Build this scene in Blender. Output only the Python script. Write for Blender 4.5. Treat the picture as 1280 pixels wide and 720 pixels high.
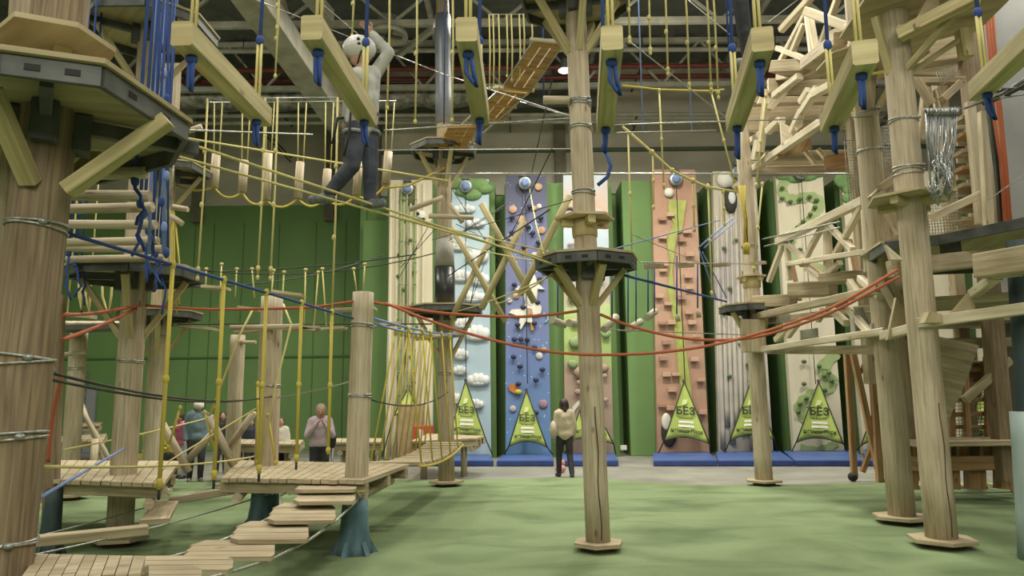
import bpy, bmesh, math, random
from mathutils import Vector, Matrix
random.seed(7)
for o in list(bpy.data.objects): bpy.data.objects.remove(o)
SC = bpy.context.scene
COL = SC.collection
V = Vector
R = math.radians

# ------------------------------------------------------------------ camera
FPX = 900.0; PITCH = R(8.66); ROLL = 0.0110; CAMZ = 1.7
cam_pos = V((0, 0, CAMZ))
_f = V((0, math.cos(PITCH), math.sin(PITCH)))
_r0 = V((1, 0, 0)); _u0 = _r0.cross(_f)
_r = _r0 * math.cos(ROLL) - _u0 * math.sin(ROLL)
_u = _u0 * math.cos(ROLL) + _r0 * math.sin(ROLL)
cd = bpy.data.cameras.new('camera'); cam = bpy.data.objects.new('camera', cd); COL.objects.link(cam)
cd.sensor_width = 36.0; cd.lens = 36.0 * FPX / 1280.0; cd.clip_end = 200
M = Matrix((( _r.x, _u.x, -_f.x, 0), (_r.y, _u.y, -_f.y, 0), (_r.z, _u.z, -_f.z, 0), (0, 0, 0, 1)))
cam.matrix_world = Matrix.Translation(cam_pos) @ M
SC.camera = cam
# ------------------------------------------------------------------ world, lamps, added fills, exposure
SC.view_settings.view_transform = 'Standard'; SC.view_settings.look = 'None'
SC.view_settings.gamma = 1.0; SC.view_settings.use_curve_mapping = False
SC.view_settings.exposure = 0.0
w = bpy.data.worlds.new('world'); SC.world = w; w.use_nodes = True
w.node_tree.nodes['Background'].inputs[0].default_value = (0.75, 0.8, 0.85, 1)
w.node_tree.nodes['Background'].inputs[1].default_value = 0.25
LAMP_COL = (1.0, 0.94, 0.80)
def area_lamp(x, y, z, power, size=1.4, col=LAMP_COL, spread=150):
    ld = bpy.data.lights.new('hall_lamp_or_fill_light', 'AREA'); ld.shape = 'DISK'; ld.size = size
    ld.energy = power; ld.color = col; ld.spread = R(spread)
    lo = bpy.data.objects.new('hall_lamp_or_fill_light', ld); COL.objects.link(lo); lo.location = (x, y, z)
    return lo
for lx in (-10, -3.5, 3.5, 10):
    for ly, lp in ((-1.5, 170), (4.5, 195), (10.5, 240), (15.8, 560)):
        area_lamp(-1.2 if (lx, ly) == (-3.5, 15.8) else lx, ly, 10.9, lp)
        if (lx, ly) == (-3.5, 15.8): continue
        pl_ = bpy.data.lights.new('added_side_fill', 'POINT'); pl_.energy = lp*.22; pl_.color = LAMP_COL; pl_.shadow_soft_size = .5  # added point fill below the lamps, brightens roof and upper walls
        po_ = bpy.data.objects.new('added_side_fill', pl_); COL.objects.link(po_); po_.location = (lx+.01, ly, 10.0)
ld = area_lamp(1.5, -4.5, 6.5, 360, 4.0); ld.rotation_euler = (R(60), 0, 0)  # added fill behind the camera, not a fitting of the hall
ld = area_lamp(-9, -2.0, 6.5, 120, 3.0); ld.rotation_euler = (R(60), 0, 0)  # second added fill, from the left behind the camera

def ray(px, py):
    return _f + _r * ((px - 640) / FPX) + _u * ((360 - py) / FPX)
def P(px, py, Y):
    d = ray(px, py); return cam_pos + d * (Y / d.y)
def G(px, py, z=0.0):
    d = ray(px, py); return cam_pos + d * ((z - CAMZ) / d.z)
def proj(p):
    q = V(p) - cam_pos; a = q.dot(_f)
    return (640 + FPX * q.dot(_r) / a, 360 - FPX * q.dot(_u) / a)

# ------------------------------------------------------------------ materials
MATS = {}
def rgb(h):
    h = h.lstrip('#'); c = [int(h[i:i+2], 16) / 255 for i in (0, 2, 4)]
    lum = .3*c[0]+.59*c[1]+.11*c[2]; c = [lum + (x-lum)*.88 for x in c]
    return tuple(x / 12.92 if x <= 0.04045 else ((x + 0.055) / 1.055) ** 2.4 for x in c) + (1,)
def mat(name, c1, c2=None, rough=0.7, metal=0.0, scale=(3, 3, 3), coord='Object', detail=4, bump=0.0, bscale=None, emis=None, estr=1.0, lo=0.35, hi=0.65, trans=0.0):
    if name in MATS: return MATS[name]
    m = bpy.data.materials.new(name); m.use_nodes = True
    nt = m.node_tree; b = nt.nodes['Principled BSDF']
    c1 = rgb(c1) if isinstance(c1, str) else c1
    b.inputs['Base Color'].default_value = c1
    b.inputs['Roughness'].default_value = rough; b.inputs['Metallic'].default_value = metal
    tc = nt.nodes.new('ShaderNodeTexCoord'); mp = nt.nodes.new('ShaderNodeMapping')
    nt.links.new(tc.outputs[coord], mp.inputs[0]); mp.inputs['Scale'].default_value = scale
    nz = nt.nodes.new('ShaderNodeTexNoise'); nz.inputs['Scale'].default_value = 1.0; nz.inputs['Detail'].default_value = detail
    nt.links.new(mp.outputs[0], nz.inputs['Vector'])
    c2 = rgb(c2) if isinstance(c2, str) else (c2 or tuple(x * 0.82 for x in c1[:3]) + (1,))
    cr = nt.nodes.new('ShaderNodeValToRGB'); cr.color_ramp.elements[0].position = lo; cr.color_ramp.elements[1].position = hi
    cr.color_ramp.elements[0].color = c1; cr.color_ramp.elements[1].color = c2
    nt.links.new(nz.outputs['Fac'], cr.inputs[0]); nt.links.new(cr.outputs[0], b.inputs['Base Color'])
    if bump:
        bp = nt.nodes.new('ShaderNodeBump'); bp.inputs['Strength'].default_value = bump; bp.inputs['Distance'].default_value = 0.01
        nt.links.new(nz.outputs['Fac'], bp.inputs['Height']); nt.links.new(bp.outputs[0], b.inputs['Normal'])
    if emis:
        b.inputs['Emission Color'].default_value = rgb(emis); b.inputs['Emission Strength'].default_value = estr
    MATS[name] = m; return m
def wood(name, c1, c2, c3, along=1.6, across=38, knots=True, rough=0.72):
    """grain in UV space: u runs along the timber in metres"""
    m = bpy.data.materials.new(name); m.use_nodes = True; nt = m.node_tree; b = nt.nodes['Principled BSDF']
    tc = nt.nodes.new('ShaderNodeTexCoord'); mp = nt.nodes.new('ShaderNodeMapping')
    nt.links.new(tc.outputs['UV'], mp.inputs[0]); mp.inputs['Scale'].default_value = (along, across, 1)
    nz = nt.nodes.new('ShaderNodeTexNoise'); nz.inputs['Scale'].default_value = 1.0; nz.inputs['Detail'].default_value = 5; nz.inputs['Distortion'].default_value = 0.6
    nt.links.new(mp.outputs[0], nz.inputs['Vector'])
    cr = nt.nodes.new('ShaderNodeValToRGB'); e = cr.color_ramp.elements
    e[0].position = 0.3; e[0].color = rgb(c1); e[1].position = 0.72; e[1].color = rgb(c3)
    k = e.new(0.52); k.color = rgb(c2)
    nt.links.new(nz.outputs['Fac'], cr.inputs[0])
    mp2 = nt.nodes.new('ShaderNodeMapping'); nt.links.new(tc.outputs['UV'], mp2.inputs[0]); mp2.inputs['Scale'].default_value = (0.9, 3.0, 1)
    n2 = nt.nodes.new('ShaderNodeTexNoise'); n2.inputs['Scale'].default_value = 1.3; n2.inputs['Detail'].default_value = 3
    nt.links.new(mp2.outputs[0], n2.inputs['Vector'])
    cr2 = nt.nodes.new('ShaderNodeValToRGB'); cr2.color_ramp.elements[0].position = 0.32; cr2.color_ramp.elements[1].position = 0.68
    cr2.color_ramp.elements[0].color = (0.72, 0.68, 0.62, 1); cr2.color_ramp.elements[1].color = (1, 1, 1, 1)
    nt.links.new(n2.outputs['Fac'], cr2.inputs[0])
    mx = nt.nodes.new('ShaderNodeMix'); mx.data_type = 'RGBA'; mx.blend_type = 'MULTIPLY'; mx.inputs[0].default_value = 1
    nt.links.new(cr.outputs[0], mx.inputs[6]); nt.links.new(cr2.outputs[0], mx.inputs[7])
    out = mx.outputs[2]
    if knots:
        mp3 = nt.nodes.new('ShaderNodeMapping'); nt.links.new(tc.outputs['UV'], mp3.inputs[0]); mp3.inputs['Scale'].default_value = (2.2, 5.5, 1)
        vo = nt.nodes.new('ShaderNodeTexVoronoi'); vo.inputs['Scale'].default_value = 1.0; nt.links.new(mp3.outputs[0], vo.inputs['Vector'])
        cr3 = nt.nodes.new('ShaderNodeValToRGB'); cr3.color_ramp.elements[0].position = 0.05; cr3.color_ramp.elements[1].position = 0.13
        cr3.color_ramp.elements[0].color = (0.34, 0.22, 0.13, 1); cr3.color_ramp.elements[1].color = (1, 1, 1, 1)
        nt.links.new(vo.outputs['Distance'], cr3.inputs[0])
        mx2 = nt.nodes.new('ShaderNodeMix'); mx2.data_type = 'RGBA'; mx2.blend_type = 'MULTIPLY'; mx2.inputs[0].default_value = 0.75
        nt.links.new(out, mx2.inputs[6]); nt.links.new(cr3.outputs[0], mx2.inputs[7]); out = mx2.outputs[2]
    nt.links.new(out, b.inputs['Base Color']); b.inputs['Roughness'].default_value = rough
    bp = nt.nodes.new('ShaderNodeBump'); bp.inputs['Strength'].default_value = 0.35; bp.inputs['Distance'].default_value = 0.01
    nt.links.new(nz.outputs['Fac'], bp.inputs['Height']); nt.links.new(bp.outputs[0], b.inputs['Normal'])
    MATS[name] = m; return m
def ropemat(name, c1, c2, freq=55):
    m = bpy.data.materials.new(name); m.use_nodes = True; nt = m.node_tree; b = nt.nodes['Principled BSDF']
    tc = nt.nodes.new('ShaderNodeTexCoord'); mp = nt.nodes.new('ShaderNodeMapping'); nt.links.new(tc.outputs['UV'], mp.inputs[0])
    mp.inputs['Scale'].default_value = (freq, freq * 1.2, 1); mp.inputs['Rotation'].default_value = (0, 0, R(20))
    wv = nt.nodes.new('ShaderNodeTexWave'); wv.inputs['Scale'].default_value = 1.0; nt.links.new(mp.outputs[0], wv.inputs['Vector'])
    cr = nt.nodes.new('ShaderNodeValToRGB'); cr.color_ramp.elements[0].color = rgb(c2); cr.color_ramp.elements[1].color = rgb(c1)
    cr.color_ramp.elements[0].position = 0.0; cr.color_ramp.elements[1].position = 0.6
    nt.links.new(wv.outputs['Fac'], cr.inputs[0]); nt.links.new(cr.outputs[0], b.inputs['Base Color']); b.inputs['Roughness'].default_value = 0.85
    MATS[name] = m; return m

LOG = wood('peeled_log', '#c6bba2', '#b8ab90', '#998b72')
LOGD = wood('brown_log', '#9c8a68', '#85735a', '#66553d')
LOGG = wood('weathered_log', '#b9ab90', '#a39579', '#83765c')
PLK = wood('sawn_plank', '#c2b698', '#b0a283', '#948669', along=1.2, across=26)
BEAM = wood('planed_beam', '#ccc190', '#bcb07e', '#9f9465', along=1.0, across=20)
WTIM = wood('pale_timber', '#dcd4bc', '#d0c6aa', '#b9ad8f', along=1.2, across=22)
OTIM = wood('orange_timber', '#b89468', '#a68255', '#86653f', along=1.2, across=22)
PLY = wood('plywood', '#c0b38e', '#b3a680', '#9e916c', along=0.8, across=8, knots=False)
YPLY = wood('amber_plank', '#c9a35f', '#b98f4c', '#98723a', along=0.8, across=12, knots=True)
YEL = ropemat('yellow_rope', '#c9b846', '#9f8e35')
PYEL = ropemat('pale_yellow_rope', '#cfc67e', '#a79c58')
BLU = ropemat('blue_rope', '#2f4f9a', '#1f3874')
LBLU = ropemat('light_blue_rope', '#7f97cf', '#5d76b4')
ORG = ropemat('orange_rope', '#b9603a', '#95482a')
WIRE = mat('steel_wire', '#b9bab4', '#8c8d88', rough=0.4, metal=0.6, scale=(40, 40, 40))
DWIRE = mat('dark_wire', '#3b4238', '#23281f', rough=0.6, metal=0.2)
GALV = mat('galvanised_steel', '#a4a8a6', '#7d817f', rough=0.45, metal=0.7, scale=(9, 9, 9))
STEEL = mat('grey_painted_steel', '#5b5f56', '#464a42', rough=0.6, metal=0.3)
DARKP = mat('dark_rubber', '#20211f', '#2c2d2a', rough=0.8)
BLUEF = mat('teal_painted_bark', '#5f8391', '#42606c', rough=0.7, scale=(9, 9, 2), bump=0.5)
DBLUEF = mat('dark_teal_bark', '#34474a', '#25363a', rough=0.7, scale=(9, 9, 2), bump=0.5)

# ------------------------------------------------------------------ mesh builder
class MB:
    def __init__(s): s.v = []; s.f = []; s.uv = []; s.sm = []
    def face(s, idx, uv, smooth=False): s.f.append(idx); s.uv.append(uv); s.sm.append(smooth)
    def beam(s, p0, p1, w=0.1, h=0.1, up=V((0, 0, 1)), bev=0.0):
        p0 = V(p0); p1 = V(p1); a = p1 - p0; L = a.length
        if L < 1e-6: return s
        a.normalize(); up = V(up)
        if abs(a.dot(up)) > 0.98: up = V((0, 1, 0))
        side = a.cross(up).normalized(); up = side.cross(a).normalized()
        o = random.random() * 20; b = len(s.v); bb = min(min(w, h) * 0.08, 0.012) if bev == 0 else bev
        prof = [(-w/2+bb, -h/2), (w/2-bb, -h/2), (w/2, -h/2+bb), (w/2, h/2-bb), (w/2-bb, h/2), (-w/2+bb, h/2), (-w/2, h/2-bb), (-w/2, -h/2+bb)]
        for e in (p0, p1):
            for (x, y) in prof: s.v.append(e + side * x + up * y)
        acc = 0
        for i in range(8):
            j = (i + 1) % 8; d = math.dist(prof[i], prof[j])
            s.face((b+i, b+j, b+8+j, b+8+i), ((o, o+acc), (o, o+acc+d), (o+L, o+acc+d), (o+L, o+acc))); acc += d
        s.face(tuple(b+7-i for i in range(8)), tuple((o+prof[7-i][0], o+prof[7-i][1]) for i in range(8)))
        s.face(tuple(b+8+i for i in range(8)), tuple((o+prof[i][0], o+prof[i][1]) for i in range(8)))
        return s
    def box(s, c, size, rz=0.0):
        c = V(c); d = V((math.cos(rz), math.sin(rz), 0)) * size[0] / 2
        return s.beam(c - d, c + d, size[1], size[2])
    def log(s, p0, p1, r0, r1=None, n=14, wob=0.03, seg=None, cap=True):
        p0 = V(p0); p1 = V(p1); r1 = r0 if r1 is None else r1
        L = (p1 - p0).length; a = (p1 - p0).normalized()
        u = V((0, 0, 1)) if abs(a.z) < 0.9 else V((0, 1, 0)); x = a.cross(u).normalized(); y = x.cross(a)
        seg = seg or max(1, min(14, int(L / 0.5))); o = random.random() * 20; b = len(s.v); ph = random.random() * 6
        for k in range(seg + 1):
            t = k / seg; c = p0.lerp(p1, t); r = r0 + (r1 - r0) * t
            for i in range(n):
                th = 2 * math.pi * i / n
                rr = r * (1 + wob * math.sin(2 * th + ph + t * 3) + wob * 0.6 * math.sin(3 * th + ph * 2 - t * 5))
                s.v.append(c + x * rr * math.cos(th) + y * rr * math.sin(th))
        for k in range(seg):
            for i in range(n):
                j = (i + 1) % n; q = b + k * n
                u0 = o + L * k / seg; u1 = o + L * (k + 1) / seg; w0 = o + 2*math.pi*r0*i/n; w1 = o + 2*math.pi*r0*(i+1)/n
                s.face((q+i, q+j, q+n+j, q+n+i), ((u0, w0), (u0, w1), (u1, w1), (u1, w0)), True)
        if cap:
            for q, rev in ((b, True), (b + seg * n, False)):
                ids = [q + i for i in range(n)]; uv = [(o + r0*math.cos(2*math.pi*i/n), o + r0*math.sin(2*math.pi*i/n)) for i in range(n)]
                if rev: ids.reverse(); uv.reverse()
                s.face(tuple(ids), tuple(uv))
        return s
    def tube(s, pts, r, n=6, closed=False, r1=None):
        pts = [V(p) for p in pts]; N = len(pts); o = random.random() * 9; b = len(s.v); acc = [0]
        for i in range(1, N): acc.append(acc[-1] + (pts[i]-pts[i-1]).length)
        prev = None
        for i, p in enumerate(pts):
            if closed: t = pts[(i+1) % N] - pts[i-1]
            else: t = pts[min(i+1, N-1)] - pts[max(i-1, 0)]
            t = t.normalized() if t.length > 1e-9 else V((0, 0, 1))
            if prev is None:
                u = V((0, 0, 1)) if abs(t.z) < 0.9 else V((0, 1, 0)); x = t.cross(u).normalized()
            else:
                x = prev - t * prev.dot(t); x = x.normalized() if x.length > 1e-6 else t.orthogonal().normalized()
            prev = x; y = x.cross(t); rr = r if r1 is None else r + (r1-r)*i/(N-1)
            for k in range(n):
                th = 2*math.pi*k/n; s.v.append(p + x*rr*math.cos(th) + y*rr*math.sin(th))
        rng = N if closed else N - 1
        for i in range(rng):
            a0 = b + i*n; a1 = b + ((i+1) % N)*n; u0 = o+acc[i]; u1 = o + (acc[i+1] if i+1 < N else acc[-1]+0.05)
            for k in range(n):
                j = (k+1) % n; w0 = 2*math.pi*r*k/n; w1 = 2*math.pi*r*(k+1)/n
                s.face((a0+k, a0+j, a1+j, a1+k), ((u0, w0), (u0, w1), (u1, w1), (u1, w0)), True)
        if not closed:
            s.face(tuple(b+n-1-k for k in range(n)), tuple((o, 0) for k in range(n)))
            s.face(tuple(b+(N-1)*n+k for k in range(n)), tuple((o, 0) for k in range(n)))
        return s
    def plate(s, poly, th, nrm=None):
        """polygon of 3D points extruded by th along its normal (both ways half)"""
        poly = [V(p) for p in poly]; n = len(poly)
        if nrm is None:
            nrm = V((0, 0, 0))
            for i in range(n): nrm += poly[i].cross(poly[(i+1) % n])
            nrm.normalize()
        nrm = V(nrm); ux = (poly[1]-poly[0]).normalized(); uy = nrm.cross(ux); o = random.random()*9
        b = len(s.v)
        for sg in (-0.5, 0.5):
            for p in poly: s.v.append(p + nrm*th*sg)
        uv = [(o + (p-poly[0]).dot(ux), o + (p-poly[0]).dot(uy)) for p in poly]
        s.face(tuple(b+n-1-i for i in range(n)), tuple(reversed(uv)))
        s.face(tuple(b+n+i for i in range(n)), tuple(uv))
        acc = 0
        for i in range(n):
            j = (i+1) % n; d = (poly[j]-poly[i]).length
            s.face((b+i, b+j, b+n+j, b+n+i), ((o+acc, 0), (o+acc+d, 0), (o+acc+d, th), (o+acc, th))); acc += d
        return s
    def blob(s, c, rad, n=10, m=7, rot=None):
        c = V(c); rad = (rad,)*3 if isinstance(rad, (int, float)) else rad; b = len(s.v)
        rot = rot or Matrix.Identity(3)
        s.v.append(c + rot @ V((0, 0, -rad[2])))
        for i in range(1, m):
            ph = -math.pi/2 + math.pi*i/m
            for k in range(n):
                th = 2*math.pi*k/n
                s.v.append(c + rot @ V((rad[0]*math.cos(ph)*math.cos(th), rad[1]*math.cos(ph)*math.sin(th), rad[2]*math.sin(ph))))
        s.v.append(c + rot @ V((0, 0, rad[2]))); top = len(s.v)-1
        for k in range(n):
            j = (k+1) % n
            s.face((b, b+1+j, b+1+k), ((0, 0),)*3, True)
            s.face((top, b+1+(m-2)*n+k, b+1+(m-2)*n+j), ((0, 0),)*3, True)
            for i in range(m-2):
                q = b+1+i*n; s.face((q+k, q+j, q+n+j, q+n+k), ((i*.1, k*.1), (i*.1, k*.1+.1), (i*.1+.1, k*.1+.1), (i*.1+.1, k*.1)), True)
        return s
    def lathe(s, c, prof, n=24, axis=None):
        """prof: list of (radius, height) from c along axis"""
        c = V(c); ax = V(axis or (0, 0, 1)).normalized(); x = ax.orthogonal().normalized(); y = ax.cross(x); b = len(s.v)
        for (r, h) in prof:
            for k in range(n):
                th = 2*math.pi*k/n; s.v.append(c + ax*h + x*r*math.cos(th) + y*r*math.sin(th))
        for i in range(len(prof)-1):
            for k in range(n):
                j = (k+1) % n; q = b+i*n
                s.face((q+k, q+j, q+n+j, q+n+k), ((i*.1, k*.05), (i*.1, k*.05+.05), (i*.1+.1, k*.05+.05), (i*.1+.1, k*.05)), True)
        s.face(tuple(b+n-1-k for k in range(n)), ((0, 0),)*n); s.face(tuple(b+(len(prof)-1)*n+k for k in range(n)), ((0, 0),)*n)
        return s
    def capsule(s, p0, p1, r0, r1, n=12):
        p0 = V(p0); p1 = V(p1)
        s.blob(p0, r0, 12, 8); s.blob(p1, r1, 12, 8)
        if (p1-p0).length > 1e-5: s.log(p0, p1, r0, r1, n, wob=0, seg=1)
        return s
    def build(s, name, m, parent=None):
        if not s.v: return None
        me = bpy.data.meshes.new(name)
        if parent is not None: off = V(parent.matrix_world_loc) if hasattr(parent, 'matrix_world_loc') else wloc(parent)
        else:
            xs = [v.x for v in s.v]; ys = [v.y for v in s.v]; zs = [v.z for v in s.v]
            off = V(((min(xs)+max(xs))/2, (min(ys)+max(ys))/2, min(zs)))
        me.from_pydata([tuple(v - off) for v in s.v], [], s.f)
        uvl = me.uv_layers.new(name='UVMap'); flat = []
        for u in s.uv:
            for q in u: flat.extend(q)
        uvl.data.foreach_set('uv', flat)
        me.polygons.foreach_set('use_smooth', s.sm)
        me.materials.append(m); me.update()
        bm = bmesh.new(); bm.from_mesh(me); bmesh.ops.recalc_face_normals(bm, faces=bm.faces); bm.to_mesh(me); bm.free()
        o = bpy.data.objects.new(name, me); COL.objects.link(o)
        if parent is not None: o.parent = parent; LOC[o.name] = off.copy()
        else: o.location = off; LOC[o.name] = off.copy()
        return o
LOC = {}
def wloc(o): return LOC[o.name]
def thing(name, label, cat, loc, group=None):
    o = bpy.data.objects.new(name, None); COL.objects.link(o); o.location = V(loc); o.empty_display_size = 0.1
    o['label'] = label; o['category'] = cat
    if group: o['group'] = group
    LOC[o.name] = V(loc); return o
def tag(o, label, cat, group=None):
    o['label'] = label; o['category'] = cat
    if group: o['group'] = group
    return o
def struct(o, label=None):
    o['kind'] = 'structure'
    if label: o['label'] = label
    return o
def sag(a, b, s, n=14):
    a = V(a); b = V(b); return [a.lerp(b, i/n) - V((0, 0, 4*s*(i/n)*(1-i/n))) for i in range(n+1)]
def circ(c, r, ax=None, n=18):
    c = V(c); ax = V(ax or (0, 0, 1)).normalized(); x = ax.orthogonal().normalized(); y = ax.cross(x)
    return [c + x*r*math.cos(2*math.pi*k/n) + y*r*math.sin(2*math.pi*k/n) for k in range(n)]
def polyg(c, r, n=6, rot=0, sx=1, sy=1):
    c = V(c); return [c + V((r*sx*math.cos(rot+2*math.pi*k/n), r*sy*math.sin(rot+2*math.pi*k/n), 0)) for k in range(n)]
def knotted(mb, a, b, r, knots=(), kr=2.0):
    mb.tube([V(a), V(a).lerp(V(b), .5), V(b)], r)
    for t in knots: mb.blob(V(a).lerp(V(b), t), (r*kr, r*kr, r*kr*1.5), 8, 6)
    return mb
def textmesh(body, size, origin, ux, uy, name, m, parent, depth=0.004, align='CENTER'):
    cu = bpy.data.curves.new('t', 'FONT'); cu.body = body; cu.size = size; cu.extrude = depth; cu.align_x = align; cu.resolution_u = 3; cu.offset = size*.018
    to = bpy.data.objects.new('t', cu); COL.objects.link(to)
    bpy.context.view_layer.update()
    me = bpy.data.meshes.new_from_object(to.evaluated_get(bpy.context.evaluated_depsgraph_get()))
    bpy.data.objects.remove(to); ux = V(ux).normalized(); uy = V(uy).normalized(); nz = ux.cross(uy)
    off = wloc(parent)
    for v in me.vertices:
        c = v.co.copy(); v.co = V(origin) + ux*c.x + uy*c.y + nz*c.z - off
    me.materials.clear(); me.materials.append(m); me.name = name
    o = bpy.data.objects.new(name, me); COL.objects.link(o); o.parent = parent; LOC[o.name] = off.copy()
    return o
# ================================================================== the hall
GREEN = mat('green_wall_paint', '#678c4c', '#5d8145', rough=0.75, scale=(0.6, 0.6, 0.4))
BEIGE = mat('beige_plaster', '#b3ae9b', '#a5a08d', rough=0.85, scale=(0.8, 0.8, 1.2))
GREYW = mat('grey_plaster', '#8f9190', '#7f8180', rough=0.85, scale=(1, 1, 1))
CONC = mat('concrete_floor', '#8d8d84', '#77776f', rough=0.5, scale=(1.2, 1.2, 1.2), bump=0.1)
DECK = mat('corrugated_roof_deck', '#63675f', '#555850', rough=0.6, metal=0.2)
TRUSS = mat('pale_truss_steel', '#a9a897', '#918f80', rough=0.6, metal=0.1)
TURF = None
def turf_mat():
    m = bpy.data.materials.new('artificial_turf'); m.use_nodes = True; nt = m.node_tree; b = nt.nodes['Principled BSDF']
    tc = nt.nodes.new('ShaderNodeTexCoord')
    mp = nt.nodes.new('ShaderNodeMapping'); mp.inputs['Scale'].default_value = (0.45, 0.8, 1); mp.inputs['Rotation'].default_value = (0, 0, R(14))
    nt.links.new(tc.outputs['Object'], mp.inputs[0])
    n1 = nt.nodes.new('ShaderNodeTexNoise'); n1.inputs['Scale'].default_value = 1.4; n1.inputs['Detail'].default_value = 4; n1.inputs['Distortion'].default_value = 0.8
    nt.links.new(mp.outputs[0], n1.inputs['Vector'])
    cr = nt.nodes.new('ShaderNodeValToRGB'); e = cr.color_ramp.elements
    e[0].position = 0.3; e[0].color = rgb('#5a7046'); e[1].position = 0.56; e[1].color = rgb('#7a8f63')
    nt.links.new(n1.outputs['Fac'], cr.inputs[0])
    n2 = nt.nodes.new('ShaderNodeTexNoise'); n2.inputs['Scale'].default_value = 60; n2.inputs['Detail'].default_value = 3
    nt.links.new(tc.outputs['Object'], n2.inputs['Vector'])
    cr2 = nt.nodes.new('ShaderNodeValToRGB'); cr2.color_ramp.elements[0].color = (0.7, 0.72, 0.66, 1); cr2.color_ramp.elements[1].color = (1, 1, 1, 1)
    nt.links.new(n2.outputs['Fac'], cr2.inputs[0])
    mx = nt.nodes.new('ShaderNodeMix'); mx.data_type = 'RGBA'; mx.blend_type = 'MULTIPLY'; mx.inputs[0].default_value = 1
    nt.links.new(cr.outputs[0], mx.inputs[6]); nt.links.new(cr2.outputs[0], mx.inputs[7]); nt.links.new(mx.outputs[2], b.inputs['Base Color'])
    b.inputs['Roughness'].default_value = 0.9
    bp = nt.nodes.new('ShaderNodeBump'); bp.inputs['Strength'].default_value = 0.4; bp.inputs['Distance'].default_value = 0.01
    nt.links.new(n2.outputs['Fac'], bp.inputs['Height']); nt.links.new(bp.outputs[0], b.inputs['Normal'])
    return m
XL, XR, YB, YF, ZC = -17.0, 17.0, 25.2, -8.0, 12.6
struct(MB().box((0, 8.6, -0.1), (34.4, 34, 0.2)).build('floor', CONC))
# turf carpet with its curved far edge
edge = [(XL+.1, 16.5), (-12, 16.4), (-8, 16.0), (-4, 15.6), (-1, 15.5), (1.5, 15.6), (2.6, 14.6), (4.0, 14.0), (8, 14.2), (12, 14.4), (XR-.1, 14.4)]
poly = [V((XR-.1, YF+.1, 0.012)), *[V((x, y, 0.012)) for x, y in reversed(edge)], V((XL+.1, YF+.1, 0.012))]
struct(MB().plate(poly, 0.02).build('turf_floor', turf_mat()))
# walls
YW = 21.9          # back of the climbing bays
def wbox(x0, x1, y0, y1, z0, z1): return MB().box(((x0+x1)/2, (y0+y1)/2, (z0+z1)/2), (abs(x1-x0), abs(y1-y0), z1-z0))
ZG = 8.15          # top of green paint
xs_corner = P(452, 400, 22.0).x
struct(wbox(XL, xs_corner+.6, YB, YB+.2, 0, ZG+.5).build('wall_back', GREEN))
struct(wbox(XL, XR, YB, YB+.2, ZG+.5, ZC).build('wall_back_upper', BEIGE))
struct(wbox(xs_corner, XR, YW+.6, YW+.8, 0, ZG).build('wall_bays', GREEN))
struct(wbox(xs_corner, XR, YW+.55, YW+.8, ZG, ZC).build('wall_bays_upper', BEIGE))
struct(wbox(xs_corner-.2, xs_corner, YW+.55, YB, 0, ZC).build('wall_return', GREEN))
struct(wbox(XL-.2, XL, YF, YB+.2, 0, ZC).build('wall_left', GREEN))
struct(wbox(XR, XR+.2, YF, YB+.2, 0, ZC).build('wall_right', GREYW))
struct(wbox(XL, XR, YF-.2, YF, 0, ZC).build('wall_front', BEIGE))
# vertical seams on the left green wall
sm = MB()
for px_ in (238, 262, 300, 345, 392, 430): 
    q = P(px_, 400, YB-.01); sm.box((q.x, YB-.01, 4), (0.03, 0.02, 8))
DGREEN = mat('green_seam', '#4d7038', '#466832'); struct(sm.build('trim_1', DGREEN))
s2 = MB().box((-6, YB-.03, 3.2), (21, 0.05, 0.06)); struct(s2.build('trim_2', DGREEN))
# horizontal green cable duct on beige band, grey columns on beige band
struct(wbox(xs_corner, XR, YW+.48, YW+.55, 9.55, 9.68).build('trim_3', mat('dull_green_duct', '#4f5f49', '#465541')))
cm = MB()
for px_ in (252, 415, 470, 700): 
    q = P(px_, 190, YB-.1 if px_ < 452 else YW+.5); cm.box((q.x, q.y-.05, 10.2), (0.35, 0.3, 4.4))
struct(cm.build('trim_4', mat('brown_grey_column', '#6d6655', '#5e5848')))
# corrugated ceiling
cb = MB(); n = 110; zz = []
for i in range(n+1):
    x = XL + (XR-XL)*i/n; zz.append((x, ZC - (0.09 if (i//2) % 2 else 0)))
vb = len(cb.v)
for x, z in zz: cb.v += [V((x, YF, z)), V((x, YB, z))]
for i in range(n): cb.face((vb+2*i, vb+2*i+1, vb+2*i+3, vb+2*i+2), ((0, 0), (1, 0), (1, 1), (0, 1)))
for x, z in zz: cb.v += [V((x, YF, ZC+.2)), V((x, YB, ZC+.2))]
struct(cb.build('ceiling', DECK))
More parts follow.
